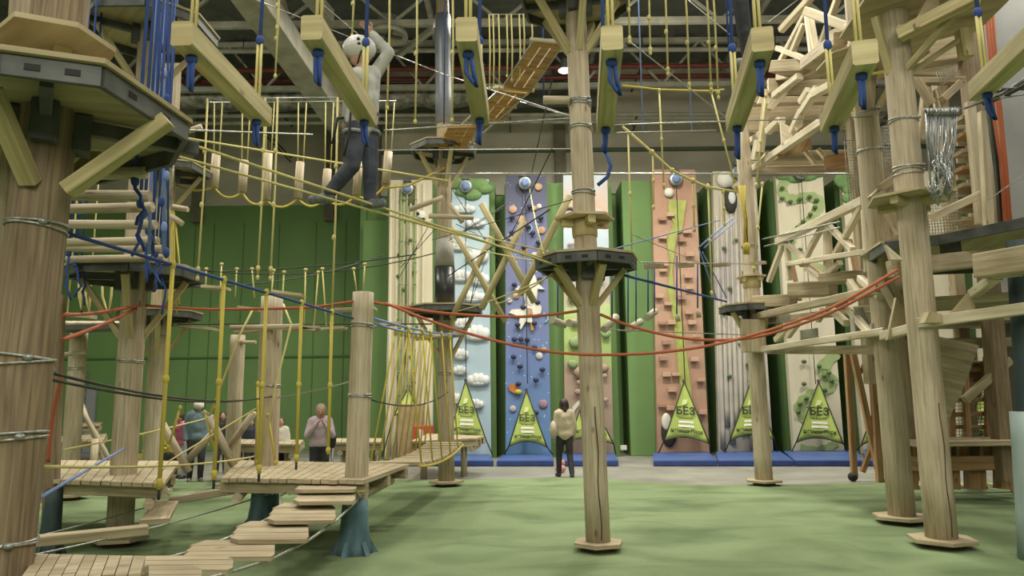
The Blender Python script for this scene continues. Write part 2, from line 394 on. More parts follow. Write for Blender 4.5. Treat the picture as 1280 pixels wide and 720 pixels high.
# roof trusses across (X direction) and purlins (Y direction)
def roof_truss(y, zb, label, step=1.6, x0=XL, x1=XR):
    t = thing('roof_truss', label, 'roof truss', ((x0+x1)/2, y, zb))
    MB().beam((x0, y, zb), (x1, y, zb), .16, .16).build('bottom_chord', TRUSS, t)
    MB().beam((x0, y, ZC-.18), (x1, y, ZC-.18), .16, .16).build('top_chord', TRUSS, t)
    wb = MB(); k = 0; x = x0
    while x + step/2 <= x1:
        wb.beam((x, y, zb), (x+step/2, y, ZC-.18), .07, .07); wb.beam((x+step/2, y, ZC-.18), (min(x+step, x1), y, zb), .07, .07); x += step
    wb.build('web_members', TRUSS, t)
roof_truss(20.6, 11.0, 'pale steel roof truss spanning the hall just in front of the far beige wall', 2.4)
roof_truss(17.2, 11.2, 'pale steel roof truss crossing above the middle of the hall, nearer than the far one', 2.8)
for i, x in enumerate((-11, -6.5, -2.2, 2.6, 7.0, 11)):
    tag(MB().beam((x, 12.0, ZC-.28), (x, YB-.1, ZC-.28), .14, .22).build('roof_purlin', TRUSS),
        ['roof purlin far to the left, running away under the corrugated deck', 'roof purlin above the left rope platforms', 'roof purlin just left of the tall middle log pole top',
         'roof purlin just right of the tall middle log pole top', 'roof purlin above the right timber tower', 'roof purlin at the far right under the deck'][i], 'beam', 'roof purlins')
# big diagonal ventilation trunk (upper left)
t = thing('ventilation_shaft', 'long pale square ventilation trunk slanting down behind the helmeted climber', 'duct', P(360, 60, 15))
p0, p1 = P(298, -30, 12.5), P(436, 168, 20.5)
MB().beam(p0, p1, .62, .5).build('trunk', TRUSS, t)
g = MB(); ax = (p1-p0).normalized()
pm = p0.lerp(p1, .86)
for k in range(7): g.beam(pm + ax*.16*k + V((-.3, 0, -.28)), pm + ax*.16*k + V((.3, 0, -.28)), .05, .03)
g.build('grille', GALV, t)
# second pale slanting members upper left
for (a, b_, w_, lab) in (((345, -20, 15), (368, 70, 18), .22, 'pale steel strut standing behind the ventilation trunk'),
                     ((375, -20, 14), (410, 20, 16), .3, 'short pale beam crossing at the top edge beside the climber'),
                     ((556, 25, 16), (497, 70, 19), .14, 'thin pale brace right of the round ceiling fan')):
    tag(MB().beam(P(*a), P(*b_), w_, w_).build('roof_strut', TRUSS), lab, 'beam')
# silver duct + red pipes + pale conduits
SILV = mat('silver_duct_foil', '#9b9a8d', '#5f5e55', rough=0.4, metal=0.35, scale=(5, 5, 5), bump=0.8)
REDP = mat('red_sprinkler_pipe', '#7a3328', '#632a22', rough=0.5)
d = MB(); yd = 21.3; z = P(450, 122, yd).z
d.tube([V((P(165, 120, yd).x + k*.35, yd, z + .06*math.sin(k*1.3))) for k in range(32)], .36, 14)
tag(d.build('air_duct', SILV), 'long crumpled silver air duct under the roof behind the climber', 'duct')
for py_, yy, lab in ((84, 20.3, 'upper dark red sprinkler pipe under the roof'), (97, 20.9, 'lower dark red sprinkler pipe under the roof')):
    z = P(700, py_, yy).z
    t = thing('sprinkler_pipe', lab, 'pipe', V((0, yy, z))); MB().tube([V((-13, yy, z)), V((0, yy, z)), V((13, yy, z))], .075, 10).build('pipe_run', REDP, t)
    for xx in range(-12, 13, 4): MB().tube([V((xx, yy, z+.05)), V((xx, yy, ZC-.12))], .015, 5).build('hanger_rod', STEEL, t)
for py_, yy, r_, m_, lab in ((143, 21.4, .06, TRUSS, 'upper of the two pale conduits along the top of the beige wall'), (152, 21.6, .06, TRUSS, 'lower of the two pale conduits along the top of the beige wall'),
                         (62, 19.5, .07, TRUSS, 'pale round conduit above the red pipes')):
    z = P(700, py_, yy).z
    t = thing('conduit', lab, 'pipe', V((0, yy, z))); MB().tube([V((-13.5, yy, z+.1)), V((0, yy, z)), V((13, yy, z-.1))], r_, 10).build('pipe_run', m_, t)
    for xx in range(-12, 13, 4): MB().beam(V((xx, yy, z+.0)), V((xx, (YW+.56) if xx > -4 else (YB+.02), z+.0)), .04, .05).build('wall_bracket', STEEL, t)
# dark equipment strip under the roof
DK = mat('dark_grey_tray_panel', '#55584c', '#464a40', rough=.7)  # plain dark grey finish of the tray
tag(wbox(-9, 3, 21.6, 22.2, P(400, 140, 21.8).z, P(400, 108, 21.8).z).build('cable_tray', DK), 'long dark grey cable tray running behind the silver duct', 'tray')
# round fan
c = P(485, 46, 17.5)
t = thing('ceiling_fan', 'round pale ceiling ventilator hanging behind the helmeted climber', 'fan', c)
MB().lathe(c + V((0, 0, 0)), [(.05, .5), (.3, .5), (.34, .12), (.5, .1), (.52, 0), (.44, -.02), (.40, .05), (.05, .05)], 28).build('housing', TRUSS, t)
b_ = MB()
for k in range(4): b_.beam(c + V((0, 0, .02)), c + V((.36*math.cos(k*1.57+.4), .36*math.sin(k*1.57+.4), .02)), .12, .02)
b_.build('blades', STEEL, t)
# lit high bay lamp
c = P(706, 88, 18.5)
t = thing('high_bay_lamp', 'small bright white lamp hanging left of the middle log pole', 'lamp', c)
MB().lathe(c, [(.05, .34), (.1, .3), (.13, .12), (.2, .03), (.2, 0), (.02, 0)], 22).build('lamp_shade', GALV, t)
EM = mat('lamp_glow', '#ffffff', '#ffffff', emis='#fff8ea', estr=14)
MB().lathe(c - V((0, 0, .012)), [(.02, .01), (.17, .01), (.17, 0), (.02, 0)], 20).build('diffuser', EM, t)
MB().tube([c + V((0, 0, .33)), c + V((0, 0, ZC-.1-c.z))], .012, 6).build('hanging_cord', DWIRE, t)
l = area_lamp(c.x, c.y, c.z-.05, 130, .35); l.name = 'lamp_light'
# lit sloping roof light panel near climber
c = P(421, 140, 20.2)
t = thing('strip_lamp', 'short bright white strip lamp on the end of the ventilation trunk', 'lamp', c)
MB().beam(c + V((-.2, -.25, .22)), c + V((.2, .3, -.16)), .22, .06).build('housing', GALV, t)
MB().beam(c + V((-.19, -.25, .16)), c + V((.19, .28, -.2)), .17, .03).build('diffuser', mat('lamp_glow_soft', '#ffffff', '#ffffff', emis='#fffdf2', estr=3), t)

# green pilasters that carry the climbing walls
YP = 21.0
ranges = [(484, 549), (560, 619), (631, 766), (779, 873), (889, 949), (966, 1031), (1047, 1112), (1128, 1192), (1210, 1275)]
pb = [(P(a, 300, YP+.25).x, P(b, 300, YP+.25).x) for a, b in ranges]
for i, (a, b) in enumerate(pb):
    z1 = ZG + (.05 if i % 2 else 0)
    struct(wbox(a, b, YP+.2, YW+.6, 0, z1).build('wall_pilaster', GREEN))
struct(wbox(xs_corner, pb[0][0], YP+1.0, YW+.6, 0, ZG-.9).build('wall_pilaster', GREEN))
# vent box and socket on green bay
tag(wbox(P(776, 545, YP).x, P(784, 545, YP).x, YP+.15, YP+.2, P(780, 563, YP).z, P(780, 557, YP).z).build('wall_socket', mat('white_plastic', '#d8d8d0', '#cfcfc8')), 'small white wall socket low on the green bay', 'socket')
tag(wbox(P(140, 548, 24).x, P(147, 548, 24).x, 25.1, 25.18, P(146, 456, 25).z, P(146, 448, 25).z).build('wall_switch', MATS['white_plastic']), 'small white wall box on the far left green wall', 'switch')
# grey door, far left
t = thing('metal_door', 'grey metal double door in the green wall far left behind the poles', 'door', P(112, 560, 25.1))
a, b = P(96, 500, 25.1).x, P(120, 500, 25.1).x
wbox(a, b, 25.05, 25.15, 0, P(108, 484, 25.1).z).build('door_leaf', mat('door_grey', '#8f9499', '#858a90'), t)
MB().box(((a+b)/2, 25.03, 1.4), (.04, .05, 2.7)).build('door_post', GALV, t)
MB().box((a+.25, 25.0, 1.15), (.14, .06, .03)).build('handle', STEEL, t)
# grey wall pier at right
q = P(1246, 200, 12.0)
struct(wbox(q.x, q.x+3.2, 12.0, 12.6, 0, ZC).build('wall_pier', GREYW))
# ================================================================== climbing walls
YPN = 20.75
BLACK = mat('black_paint', '#22231f', '#2a2b26', rough=.7); WHITE = mat('white_paint', '#d9d8cc', '#cbcabd', rough=.7)
LIME = mat('lime_tarpaulin', '#a8be55', '#9db34c', rough=.55, scale=(2, 2, 2)); GREYD = mat('paw_green_grey', '#5b6b2e', '#54642b')
PALEL = mat('pale_lime_print', '#c3d08a', '#bccb80')
def hold(mb, px, py, r, y=YPN, d=.6): mb.blob(P(px, py, y-.09), (r, r*d, r*.8), 8, 6)
def board(px0t, px1t, pyt, px0b, px1b, m, nm, lab, yoff=0):
    y = YPN + yoff; a = P(px0t, pyt, y); b = P(px1t, pyt, y); z0 = 0.03; c = G(px0b, 573, 0); x0 = P(px0b, 570, y).x; x1 = P(px1b, 570, y).x
    t = thing('climbing_wall', lab, 'climbing wall', ((x0+x1)/2, y, 0))
    MB().plate([(x0, y+.1, z0), (x1, y+.1, z0), (b.x, y+.1, b.z), (a.x, y+.1, a.z)], .2).build('board', m, t)
    # auto belay
    return t, a, b
def belay(t, px, py, rope_to=475):
    c = P(px, py, YPN-.12)
    bc = MB().lathe(c, [(.17, -.1), (.2, -.08), (.2, .02), (.17, .04), (.02, .04)], 20, (0, -1, 0)).build('belay_casing', GALV, t)
    MB().lathe(c + V((0, -.05, 0)), [(.13, 0), (.13, .03), (.02, .04)], 18, (0, -1, 0)).build('belay_cover', mat('belay_blue', '#5a76ad', '#7f97c4', scale=(15, 15, 15)), bc)
    MB().box(c + V((0, .06, .28)), (.22, .1, .12)).build('belay_bracket', STEEL, bc)
    e = P(px+ (px-575)*.0165*(rope_to-py)/100, rope_to, YPN-.2)
    MB().tube([c + V((0, 0, -.15)), c.lerp(e, .5), e], .012, 6).build('belay_strap', DWIRE, t)
# --- 1 cream corrugated bamboo wall
CREAM = mat('cream_board', '#cfc8ae', '#c2ba9f', rough=.75, scale=(2, 2, .5))
BAMB = mat('bamboo_green', '#8aa05e', '#738a4c', rough=.6, scale=(6, 6, 1.5)); MOSS = mat('moss_green', '#5c7440', '#495e33')
t, a, b = board(488, 540, 225, 481, 541, CREAM, '', 'cream grooved climbing wall with green bamboo stems, leftmost of the climbing walls')
g = MB()
for k, px in enumerate((486, 494, 503, 511, 519, 527)):
    g.log(P(px, 570, YPN-.02), P(px+3, 230, YPN-.02), .06, .055, 8, wob=0)
g.build("groove_ribs", CREAM, t)
for k, px in enumerate((500, 507.5, 518)):
    g = MB(); p0, p1 = P(px-2, 565, YPN-.12), P(px+1.5, 236, YPN-.12); g.log(p0, p1, .035, .03, 8, wob=0)
    for j in range(12): q = p0.lerp(p1, (j+.5)/12); g.blob(q, (.055, .055, .03), 8, 5)
    g.build('bamboo_stem', BAMB, t)
for px, py in ((503, 250), (508, 276), (513, 300), (499, 318), (519, 310), (498, 345), (518, 340), (505, 362), (517, 380), (499, 400), (508, 418), (520, 408), (514, 446), (499, 470), (517, 478)):
    h = MB(); hold(h, px, py, .07); h.build('hold', MOSS, t)
MB().blob(P(514, 244, YPN-.04), (.2, .05, .34), 16, 10).build('hollow_patch', mat('hollow_brown', '#6f6a4c', '#58563a'), t)
MB().lathe(P(526, 270, YPN-.03), [(.16, 0), (.16, .05), (.02, .06)], 18, (0, -1, 0)).build('round_spotted_hold', WHITE, t)
for dx, dz in ((-4, -3), (3, 4), (-2, 4)): MB().blob(P(526+dx, 270+dz, YPN-.1), (.06, .03, .05), 8, 6).build('spot', BLACK, t)
belay(t, 509, 236, 470)
# --- 2 light blue cloud wall
SKYB = mat('sky_blue_board', '#a6bdc9', '#99b2c2', rough=.6, scale=(.8, .8, .3)); CLOUD = mat('cloud_white', '#cfd2d0', '#bfc4c5', rough=.7)
LEAF = mat('leaf_green', '#6b9150', '#577c42', scale=(5, 5, 5))
t, a, b = board(565, 611, 224, 564, 614, SKYB, '', 'light blue climbing wall with white clouds and a green crown at its top')
def cloud(px, py, w, h, parent, m=CLOUD, name='cloud_hold'):
    mb = MB(); s = w/ (FPX/YPN); hh = h/(FPX/YPN)
    n = 4
    for k in range(n):
        f = (k/(n-1)-.5); mb.blob(P(px + f*w*.72, py - math.cos(f*2.6)*h*.16, YPN-.05), (s*.2, .09, hh*(.5-.22*abs(f))), 12, 8)
    mb.blob(P(px, py + h*.18, YPN-.04), (s*.5, .08, hh*.24), 14, 7); mb.build(name, m, parent)
for c in ((580, 262, 26, 12), (594, 280, 22, 12), (574, 308, 20, 14), (596, 322, 26, 18), (576, 346, 24, 16), (600, 350, 22, 16), (590, 372, 30, 14), (578, 405, 22, 14), (596, 418, 30, 20), (576, 444, 18, 14), (575, 464, 16, 12), (598, 476, 26, 16), (571, 500, 18, 14), (594, 506, 20, 12)): cloud(*c, t)
mb = MB()
for px, py, r in ((572, 229, .3), (585, 232, .36), (598, 231, .34), (606, 236, .26), (590, 243, .3), (578, 240, .22)): mb.blob(P(px, py, YPN-.02), (r, .08, r*.62), 14, 8)
mb.build('leafy_crown', LEAF, t)
belay(t, 582, 233, 480)
# --- 3 blue space wall
def spacemat():
    m = bpy.data.materials.new('night_sky_board'); m.use_nodes = True; nt = m.node_tree; b = nt.nodes['Principled BSDF']
    tc = nt.nodes.new('ShaderNodeTexCoord'); sp = nt.nodes.new('ShaderNodeSeparateXYZ'); nt.links.new(tc.outputs['Generated'], sp.inputs[0])
    cr = nt.nodes.new('ShaderNodeValToRGB'); e = cr.color_ramp.elements
    e[0].position = 0; e[0].color = rgb('#5f8cbc'); e[1].position = 1; e[1].color = rgb('#33364f')
    for p_, c_ in ((.3, '#5f79b0'), (.55, '#6a739f'), (.8, '#5f6490'), (.93, '#454966')): k = e.new(p_); k.color = rgb(c_)
    nt.links.new(sp.outputs[2], cr.inputs[0])
    vo = nt.nodes.new('ShaderNodeTexVoronoi'); vo.inputs['Scale'].default_value = 7; nt.links.new(tc.outputs['Object'], vo.inputs['Vector'])
    c2 = nt.nodes.new('ShaderNodeValToRGB'); c2.color_ramp.elements[0].position = .07; c2.color_ramp.elements[1].position = .1
    c2.color_ramp.elements[0].color = (.7, .75, .85, 1); c2.color_ramp.elements[1].color = (0, 0, 0, 1)
    nt.links.new(vo.outputs['Distance'], c2.inputs[0])
    mx = nt.nodes.new('ShaderNodeMix'); mx.data_type = 'RGBA'; mx.blend_type = 'ADD'; mx.inputs[0].default_value = 1
    nt.links.new(cr.outputs[0], mx.inputs[6]); nt.links.new(c2.outputs[0], mx.inputs[7]); nt.links.new(mx.outputs[2], b.inputs['Base Color'])
    b.inputs['Roughness'].default_value = .6; return m
t, a, b = board(632, 683, 219, 632, 689, spacemat(), '', 'dark blue space climbing wall with stars, orange planets and a white rocket')
NAVY = mat('navy_hold', '#2c3152', '#232743'); ORP = mat('orange_planet', '#a98262', '#b89a80', scale=(8, 8, 8)); PALEP = mat('pale_planet', '#cfc9c2', '#a9a3a8')
for px, py in ((640, 272), (662, 258), (676, 272), (640, 291), (666, 291), (660, 283), (673, 303), (655, 309), (643, 356), (675, 349), (672, 378), (654, 384), (647, 406), (668, 404), (643, 424), (651, 424), (659, 425), (668, 434), (642, 446), (650, 458), (678, 462), (648, 480), (670, 475), (651, 520), (670, 516)):
    h = MB(); hold(h, px, py, .085); h.build('hold', NAVY, t)
for px, py, r, m in ((641, 262, .16, ORP), (652, 275, .17, ORP), (673, 234, .15, ORP), (668, 261, .11, ORP), (677, 288, .15, ORP), (674, 258, .1, PALEP), (638, 296, .13, PALEP), (655, 314, .14, ORP), (668, 319, .12, PALEP), (674, 445, .13, PALEP), (645, 370, .12, ORP), (637, 376, .1, PALEP), (680, 437, .1, ORP), (679, 505, .16, mat('pink_planet', '#a8808c', '#8f6f86')), (641, 511, .12, PALEP)):
    r *= .78; h = MB(); h.lathe(P(px, py, YPN-.01), [(r, 0), (r, .02), (r*.8, .035), (.02, .04)], 16, (0, -1, 0)); h.build('planet_disc', m, t)
rk = MB(); rk.blob(P(663, 362, YPN-.05), (.22, .09, .55), 16, 10)
rk.plate([P(x, y, YPN-.04) for x, y in ((654, 355), (643, 362), (655, 363))], .06); rk.plate([P(x, y, YPN-.04) for x, y in ((670, 352), (681, 362), (669, 361))], .06)
rk.build('rocket_nose', WHITE, t)
rk = MB(); rk.plate([P(x, y, YPN-.05) for x, y in ((659, 370), (666, 370), (677, 384), (676, 392), (664, 394), (666, 404), (657, 402), (651, 412), (648, 408), (650, 396), (636, 391), (640, 387), (655, 386))], .07)
rk.build('rocket_body', WHITE, t)
MB().plate([P(x, y, YPN-.08) for x, y in ((659, 385), (665, 386), (666, 392), (660, 394))], .1).build('rocket_window', ORP, t)
MB().plate([P(x, y, YPN-.05) for x, y in ((663, 404), (667, 404), (667, 413), (664, 413))], .06).build('rocket_flame', mat('flame_orange', '#c7923a', '#b87a2c'), t)
cm_ = MB(); cm_.plate([P(x, y, YPN-.03) for x, y in ((635, 482), (644, 480), (650, 488), (645, 493), (637, 488))], .06); cm_.build('comet_head', mat('comet_orange', '#c47a35', '#b06425'), t)
MB().blob(P(648, 490, YPN-.06), (.11, .06, .08), 10, 6).build('comet_core', mat('comet_yellow', '#b9b33a', '#a9a22e'), t)
for px, py, r in ((659, 286, .13), (676, 337, .14), (679, 398, .13)):
    cr = MB(); cr.tube([P(px + (r*40)*math.cos(q)*1.1, py + (r*40)*math.sin(q)*1.1, YPN-.02) for q in [k*.35-1.6 for k in range(9)]], .03, 6); cr.build('crescent', mat('pale_blue_paint', '#8fb4cf', '#7fa6c2'), t)
belay(t, 656, 229, 480)
# --- 4 landscape wall
def bandmat(name, stops, sc=2.2, amt=.16):
    m = bpy.data.materials.new(name); m.use_nodes = True; nt = m.node_tree; b = nt.nodes['Principled BSDF']
    tc = nt.nodes.new('ShaderNodeTexCoord'); sp = nt.nodes.new('ShaderNodeSeparateXYZ'); nt.links.new(tc.outputs['Generated'], sp.inputs[0])
    nz = nt.nodes.new('ShaderNodeTexNoise'); nz.inputs['Scale'].default_value = sc; nt.links.new(tc.outputs['Object'], nz.inputs['Vector'])
    ma = nt.nodes.new('ShaderNodeMath'); ma.operation = 'MULTIPLY_ADD'; ma.inputs[1].default_value = amt; nt.links.new(nz.outputs['Fac'], ma.inputs[0]); nt.links.new(sp.outputs[2], ma.inputs[2])
    sb = nt.nodes.new('ShaderNodeMath'); sb.operation = 'SUBTRACT'; sb.inputs[1].default_value = amt/2; nt.links.new(ma.outputs[0], sb.inputs[0])
    cr = nt.nodes.new('ShaderNodeValToRGB'); cr.color_ramp.interpolation = 'LINEAR'; e = cr.color_ramp.elements
    e[0].position = stops[0][0]; e[0].color = rgb(stops[0][1]); e[1].position = stops[-1][0]; e[1].color = rgb(stops[-1][1])
    for p_, c_ in stops[1:-1]: k = e.new(p_); k.color = rgb(c_)
    nt.links.new(sb.outputs[0], cr.inputs[0]); nt.links.new(cr.outputs[0], b.inputs['Base Color']); b.inputs['Roughness'].default_value = .7; return m
t, a, b = board(704, 759, 219, 706, 767, bandmat('landscape_paint', [(0, '#8d7a6c'), (.3, '#a58b7a'), (.34, '#93ac62'), (.47, '#a9c070'), (.5, '#b0c588'), (.55, '#b7a18c'), (.68, '#9fb5c0'), (.8, '#b5c6d4'), (.88, '#bd9f8a'), (1, '#a9b8c4')]), '', 'pastel landscape climbing wall with green hills standing behind the tall middle log pole')
ST = mat('sandstone_hold', '#a58f78', '#8f7a64', scale=(5, 5, 5)); GST = mat('green_stone_hold', '#8ba06a', '#788e5a', scale=(5, 5, 5))
for px, py, r, m in ((719, 403, .2, ST), (716, 372, .22, GST), (720, 428, .3, GST), (757, 418, .2, GST), (716, 455, .22, GST), (726, 466, .3, ST), (755, 460, .2, ST), (757, 500, .12, ST), (722, 490, .15, ST), (712, 306, .1, ST), (718, 305, .1, ORP), (756, 470, .12, ST), (724, 478, .12, ST), (751, 350, .14, ST)):
    h = MB(); hold(h, px, py, r*.72, d=.4); h.build('hold', m, t)
for px, py, r in ((711, 264, .2), (716, 271, .22), (713, 281, .3)):
    cr = MB(); cr.tube([P(px + r*34*math.cos(q), py + r*20*math.sin(q), YPN-.02) for q in [k*.3-3 for k in range(11)]], .06, 6, r1=.03); cr.build('painted_swirl', mat('swirl_grey', '#5f6163', '#55575a'), t)
MB().plate([P(x, y, YPN-.01) for x, y in ((708, 552), (710, 522), (716, 508), (724, 500), (724, 506), (718, 514), (714, 530), (713, 556))], .04).build('painted_arc', WHITE, t)
# --- 6 terracotta wall
t, a, b = board(815, 869, 212, 822, 887, bandmat('terracotta_paint', [(0, '#a57f67'), (.3, '#ad876f'), (.6, '#b59178'), (.85, '#aa826b'), (1, '#a27b64')], 3, .4), '', 'terracotta climbing wall with brick shaped holds and a yellow green vine')
VINE = mat('vine_lime', '#a3ac54', '#939d48', scale=(4, 4, 4)); BRK = mat('terracotta_brick', '#bd9a80', '#b08c73')
BRKD = mat('dark_terracotta_brick', '#a47e6c', '#98725f')
pl = [(836, 250), (858, 251), (852, 290), (846, 292), (843, 318), (840, 340), (843, 370), (850, 390), (856, 430), (862, 470), (866, 510), (856, 512), (848, 470), (845, 430), (840, 390), (834, 362), (838, 330), (833, 300), (842, 280), (835, 262)]
MB().plate([P(x, y, YPN-.02) for x, y in pl[:2]] + [P(x, y, YPN-.02) for x, y in pl[2:]], .06).build('painted_vine', VINE, t)
for i, (px, py) in enumerate(((828, 274), (838, 268), (828, 296), (859, 290), (852, 300), (830, 330), (829, 338), (860, 345), (852, 372), (835, 380), (862, 318), (824, 370), (828, 404), (839, 403), (865, 403), (870, 420), (833, 428), (861, 390), (845, 468), (868, 449), (829, 448), (876, 475), (840, 487), (838, 510), (828, 507), (878, 515), (833, 468), (862, 360))):
    h = MB(); c_ = P(px, py, YPN-.08); h.box(c_, (.23, .09, .13 if i % 3 else .09)); h.build('brick_hold', BRK if i % 4 else BRKD, t)
belay(t, 845, 224, 480)
mb = MB(); mb.lathe(P(836, 241, YPN-.02), [(.14, 0), (.14, .05), (.02, .06)], 16, (0, -1, 0)); mb.build('round_white_hold', WHITE, t)
MB().blob(P(836, 540, YPN-.03), (.22, .05, .42), 14, 9).build('dark_painted_patch', BLACK, t)
MB().blob(P(833, 527, YPN-.07), (.14, .05, .24), 14, 9).build('white_painted_patch', WHITE, t)
# --- 7 grey stone wall
STN = bandmat('grey_stone_paint', [(0, '#9b968c'), (.25, '#aea99e'), (.5, '#bcb6a8'), (.62, '#a39e9e'), (.8, '#b3ada0'), (1, '#b3a98c')], 1.6, .8)
t, a, b = board(891, 944, 214, 899, 967, STN, '', 'grey stone textured climbing wall left of the thick log pole with the cream platform')
g = MB(); random.seed(4)
for k in range(9):
    px = 896 + k*6; z0 = random.uniform(.1, 2); p0, p1 = P(px+8, 565, YPN-.01), P(px-1, 232, YPN-.01)
    q0 = p0.lerp(p1, random.uniform(0, .1)); q1 = p0.lerp(p1, random.uniform(.8, 1)); g.log(q0, q1, .06, .04, 7, wob=.3)
g.build('stone_ridges', STN, t)
for px, py in ((912, 360), (905, 392), (922, 380), (936, 400), (925, 430), (935, 455), (912, 470), (930, 340), (905, 310), (920, 300)):
    h = MB(); hold(h, px, py, .07); h.build('hold', MOSS, t)
mb = MB(); mb.lathe(P(906, 225, YPN-.02), [(.24, 0), (.24, .05), (.02, .06)], 20, (0, -1, 0)); mb.build('round_white_hold', WHITE, t)
MB().blob(P(913, 250, YPN-.05), (.2, .07, .42), 14, 9).build('dark_painted_patch', BLACK, t)
MB().blob(P(915, 247, YPN-.11), (.11, .05, .2), 12, 8).build('grey_painted_patch', CLOUD, t)
belay(t, 923, 215, 480)
# --- 8 cream wall with winding green path
t, a, b = board(969, 1028, 216, 993, 1056, CREAM, '', 'cream climbing wall with a winding light green painted path and tiny trees')
PATH = mat('path_green', '#9db076', '#8fa468', scale=(3, 3, 3)); TREE = mat('tiny_tree_green', '#4f6b36', '#43602d')
def band(pts, w):
    m_ = MB(); q = [P(x, y, YPN-.012) for x, y in pts]
    L = []; Rr = []
    for i, p in enumerate(q):
        tg = (q[min(i+1, len(q)-1)] - q[max(i-1, 0)]).normalized(); nn = V((-tg.z, 0, tg.x)); ww = w*(1 + .15*math.sin(i*1.7)); L.append(p + nn*ww/2); Rr.append(p - nn*ww/2)
    for i in range(len(q)-1): m_.plate([L[i], L[i+1], Rr[i+1], Rr[i]], .02, nrm=(0, -1, 0))
    return m_
def smooth_pts(pts, n=6):
    out = []
    for i in range(len(pts)-1):
        p0 = pts[max(i-1, 0)]; p1 = pts[i]; p2 = pts[i+1]; p3 = pts[min(i+2, len(pts)-1)]
        for k in range(n):
            s_ = k/n; out.append(tuple(.5*((2*p1[j]) + (-p0[j]+p2[j])*s_ + (2*p0[j]-5*p1[j]+4*p2[j]-p3[j])*s_*s_ + (-p0[j]+3*p1[j]-3*p2[j]+p3[j])*s_**3) for j in (0, 1)))
    return out + [pts[-1]]
path = smooth_pts([(982, 224), (977, 240), (990, 249), (1012, 246), (1024, 252), (1018, 268), (1006, 282), (994, 292), (986, 306), (996, 322), (1014, 330), (1030, 340)])
band(path, .3).build('painted_path', PATH, t)
path2 = smooth_pts([(1045, 440), (1028, 462), (1040, 476), (1030, 488), (1012, 496), (1000, 508), (1008, 524), (1022, 531)])
band(path2, .34).build('painted_path', PATH, t)
band(smooth_pts([(1000, 560), (1020, 563), (1038, 558), (1046, 552)]), .22).build('painted_path', PATH, t)
cr = MB()
for px, py, r in ((982, 221, .3), (994, 224, .3), (1008, 221, .34), (1020, 218, .26)): cr.blob(P(px, py, YPN-.01), (r, .05, r*.4), 12, 7)
cr.build('painted_leaves', LEAF, t)
for px, py in ((978, 235), (978, 248), (988, 252), (1000, 249), (1012, 246), (1021, 250), (1019, 259), (1013, 268), (1004, 277), (997, 284), (989, 300), (1000, 312), (1005, 480), (1000, 505), (1008, 498), (998, 515), (1031, 488), (1040, 476), (1036, 466), (1030, 470), (1005, 452), (1024, 458)):
    h = MB(); hold(h, px, py, .075); h.build('tree_hold', TREE, t)
belay(t, 1001, 216, 480)
# --- 9 cream wall, yellow
t, a, b = board(1051, 1106, 214, 1080, 1132, CREAM, '', 'cream climbing wall half hidden behind the thick log poles with yellow and dark patches')
MB().plate([P(x, y, YPN-.02) for x, y in ((1068, 297), (1078, 290), (1084, 300), (1082, 308), (1070, 309))], .06).build('yellow_painted_patch', mat('yellow_paint', '#c9a92c', '#b99a22'), t)
MB().blob(P(1073, 293, YPN-.06), (.12, .06, .2), 10, 8).build('dark_painted_patch', BLACK, t)
cr = MB()
for px, py, r in ((1062, 225, .5), (1072, 235, .5), (1064, 248, .3)): cr.blob(P(px, py, YPN-.01), (r, .05, r*.6), 12, 7)
cr.build('painted_leaves', LEAF, t)
t, a, b = board(1134, 1186, 214, 1160, 1222, CREAM, '', 'pale climbing wall glimpsed beyond the orange timber lattice at the right')
t, a, b = board(1212, 1266, 214, 1236, 1300, CREAM, '', 'cream climbing wall farthest right, seen through the timber tower')
# --- mats
MATB = mat('blue_mat_vinyl', '#4360a6', '#38538f', rough=.45, scale=(1, 1, 1)); MATE = mat('dark_blue_mat_edge', '#27408a', '#203672', rough=.5)
for i, (x0, x1, px0t, px1t, lab) in enumerate(((505, 549, 510, 545, 'blue crash mat farthest left, behind the sagging rope bridge'), (556, 617, 560, 612, 'blue crash mat below the light blue cloud wall'), (621, 692, 630, 690, 'blue crash mat below the dark blue space wall'),
      (698, 773, 703, 768, 'blue crash mat behind the foot of the tall middle pole'), (817, 897, 817, 886, 'blue crash mat below the terracotta wall'), (898, 992, 895, 975, 'blue crash mat below the grey stone wall'), (994, 1078, 980, 1072, 'blue crash mat below the cream wall with the green path'),
      (1082, 1170, 1080, 1160, 'blue crash mat behind the orange timber frame'))):
    f0 = G(x0, 583, 0); f1 = G(x1, 583, 0); yb = YPN-.06; bx0 = P(px0t, 572, yb).x; bx1 = P(px1t, 572, yb).x
    t = thing('crash_mat', lab, 'mat', ((f0.x+f1.x)/2, f0.y+.5, 0), 'blue crash mats')
    MB().plate([(f0.x, f0.y, .08), (f1.x, f1.y, .08), (bx1, yb, .08), (bx0, yb, .08)], .12).build('mat_body', MATB, t)
    MB().beam((f0.x, f0.y-.012, .07), (f1.x, f1.y-.012, .07), .02, .1).build('mat_edge', MATE, t)
    MB().box(((f0.x+f1.x)/2, f0.y-.03, .08), (.16, .02, .07)).build('mat_tag', WHITE, t)
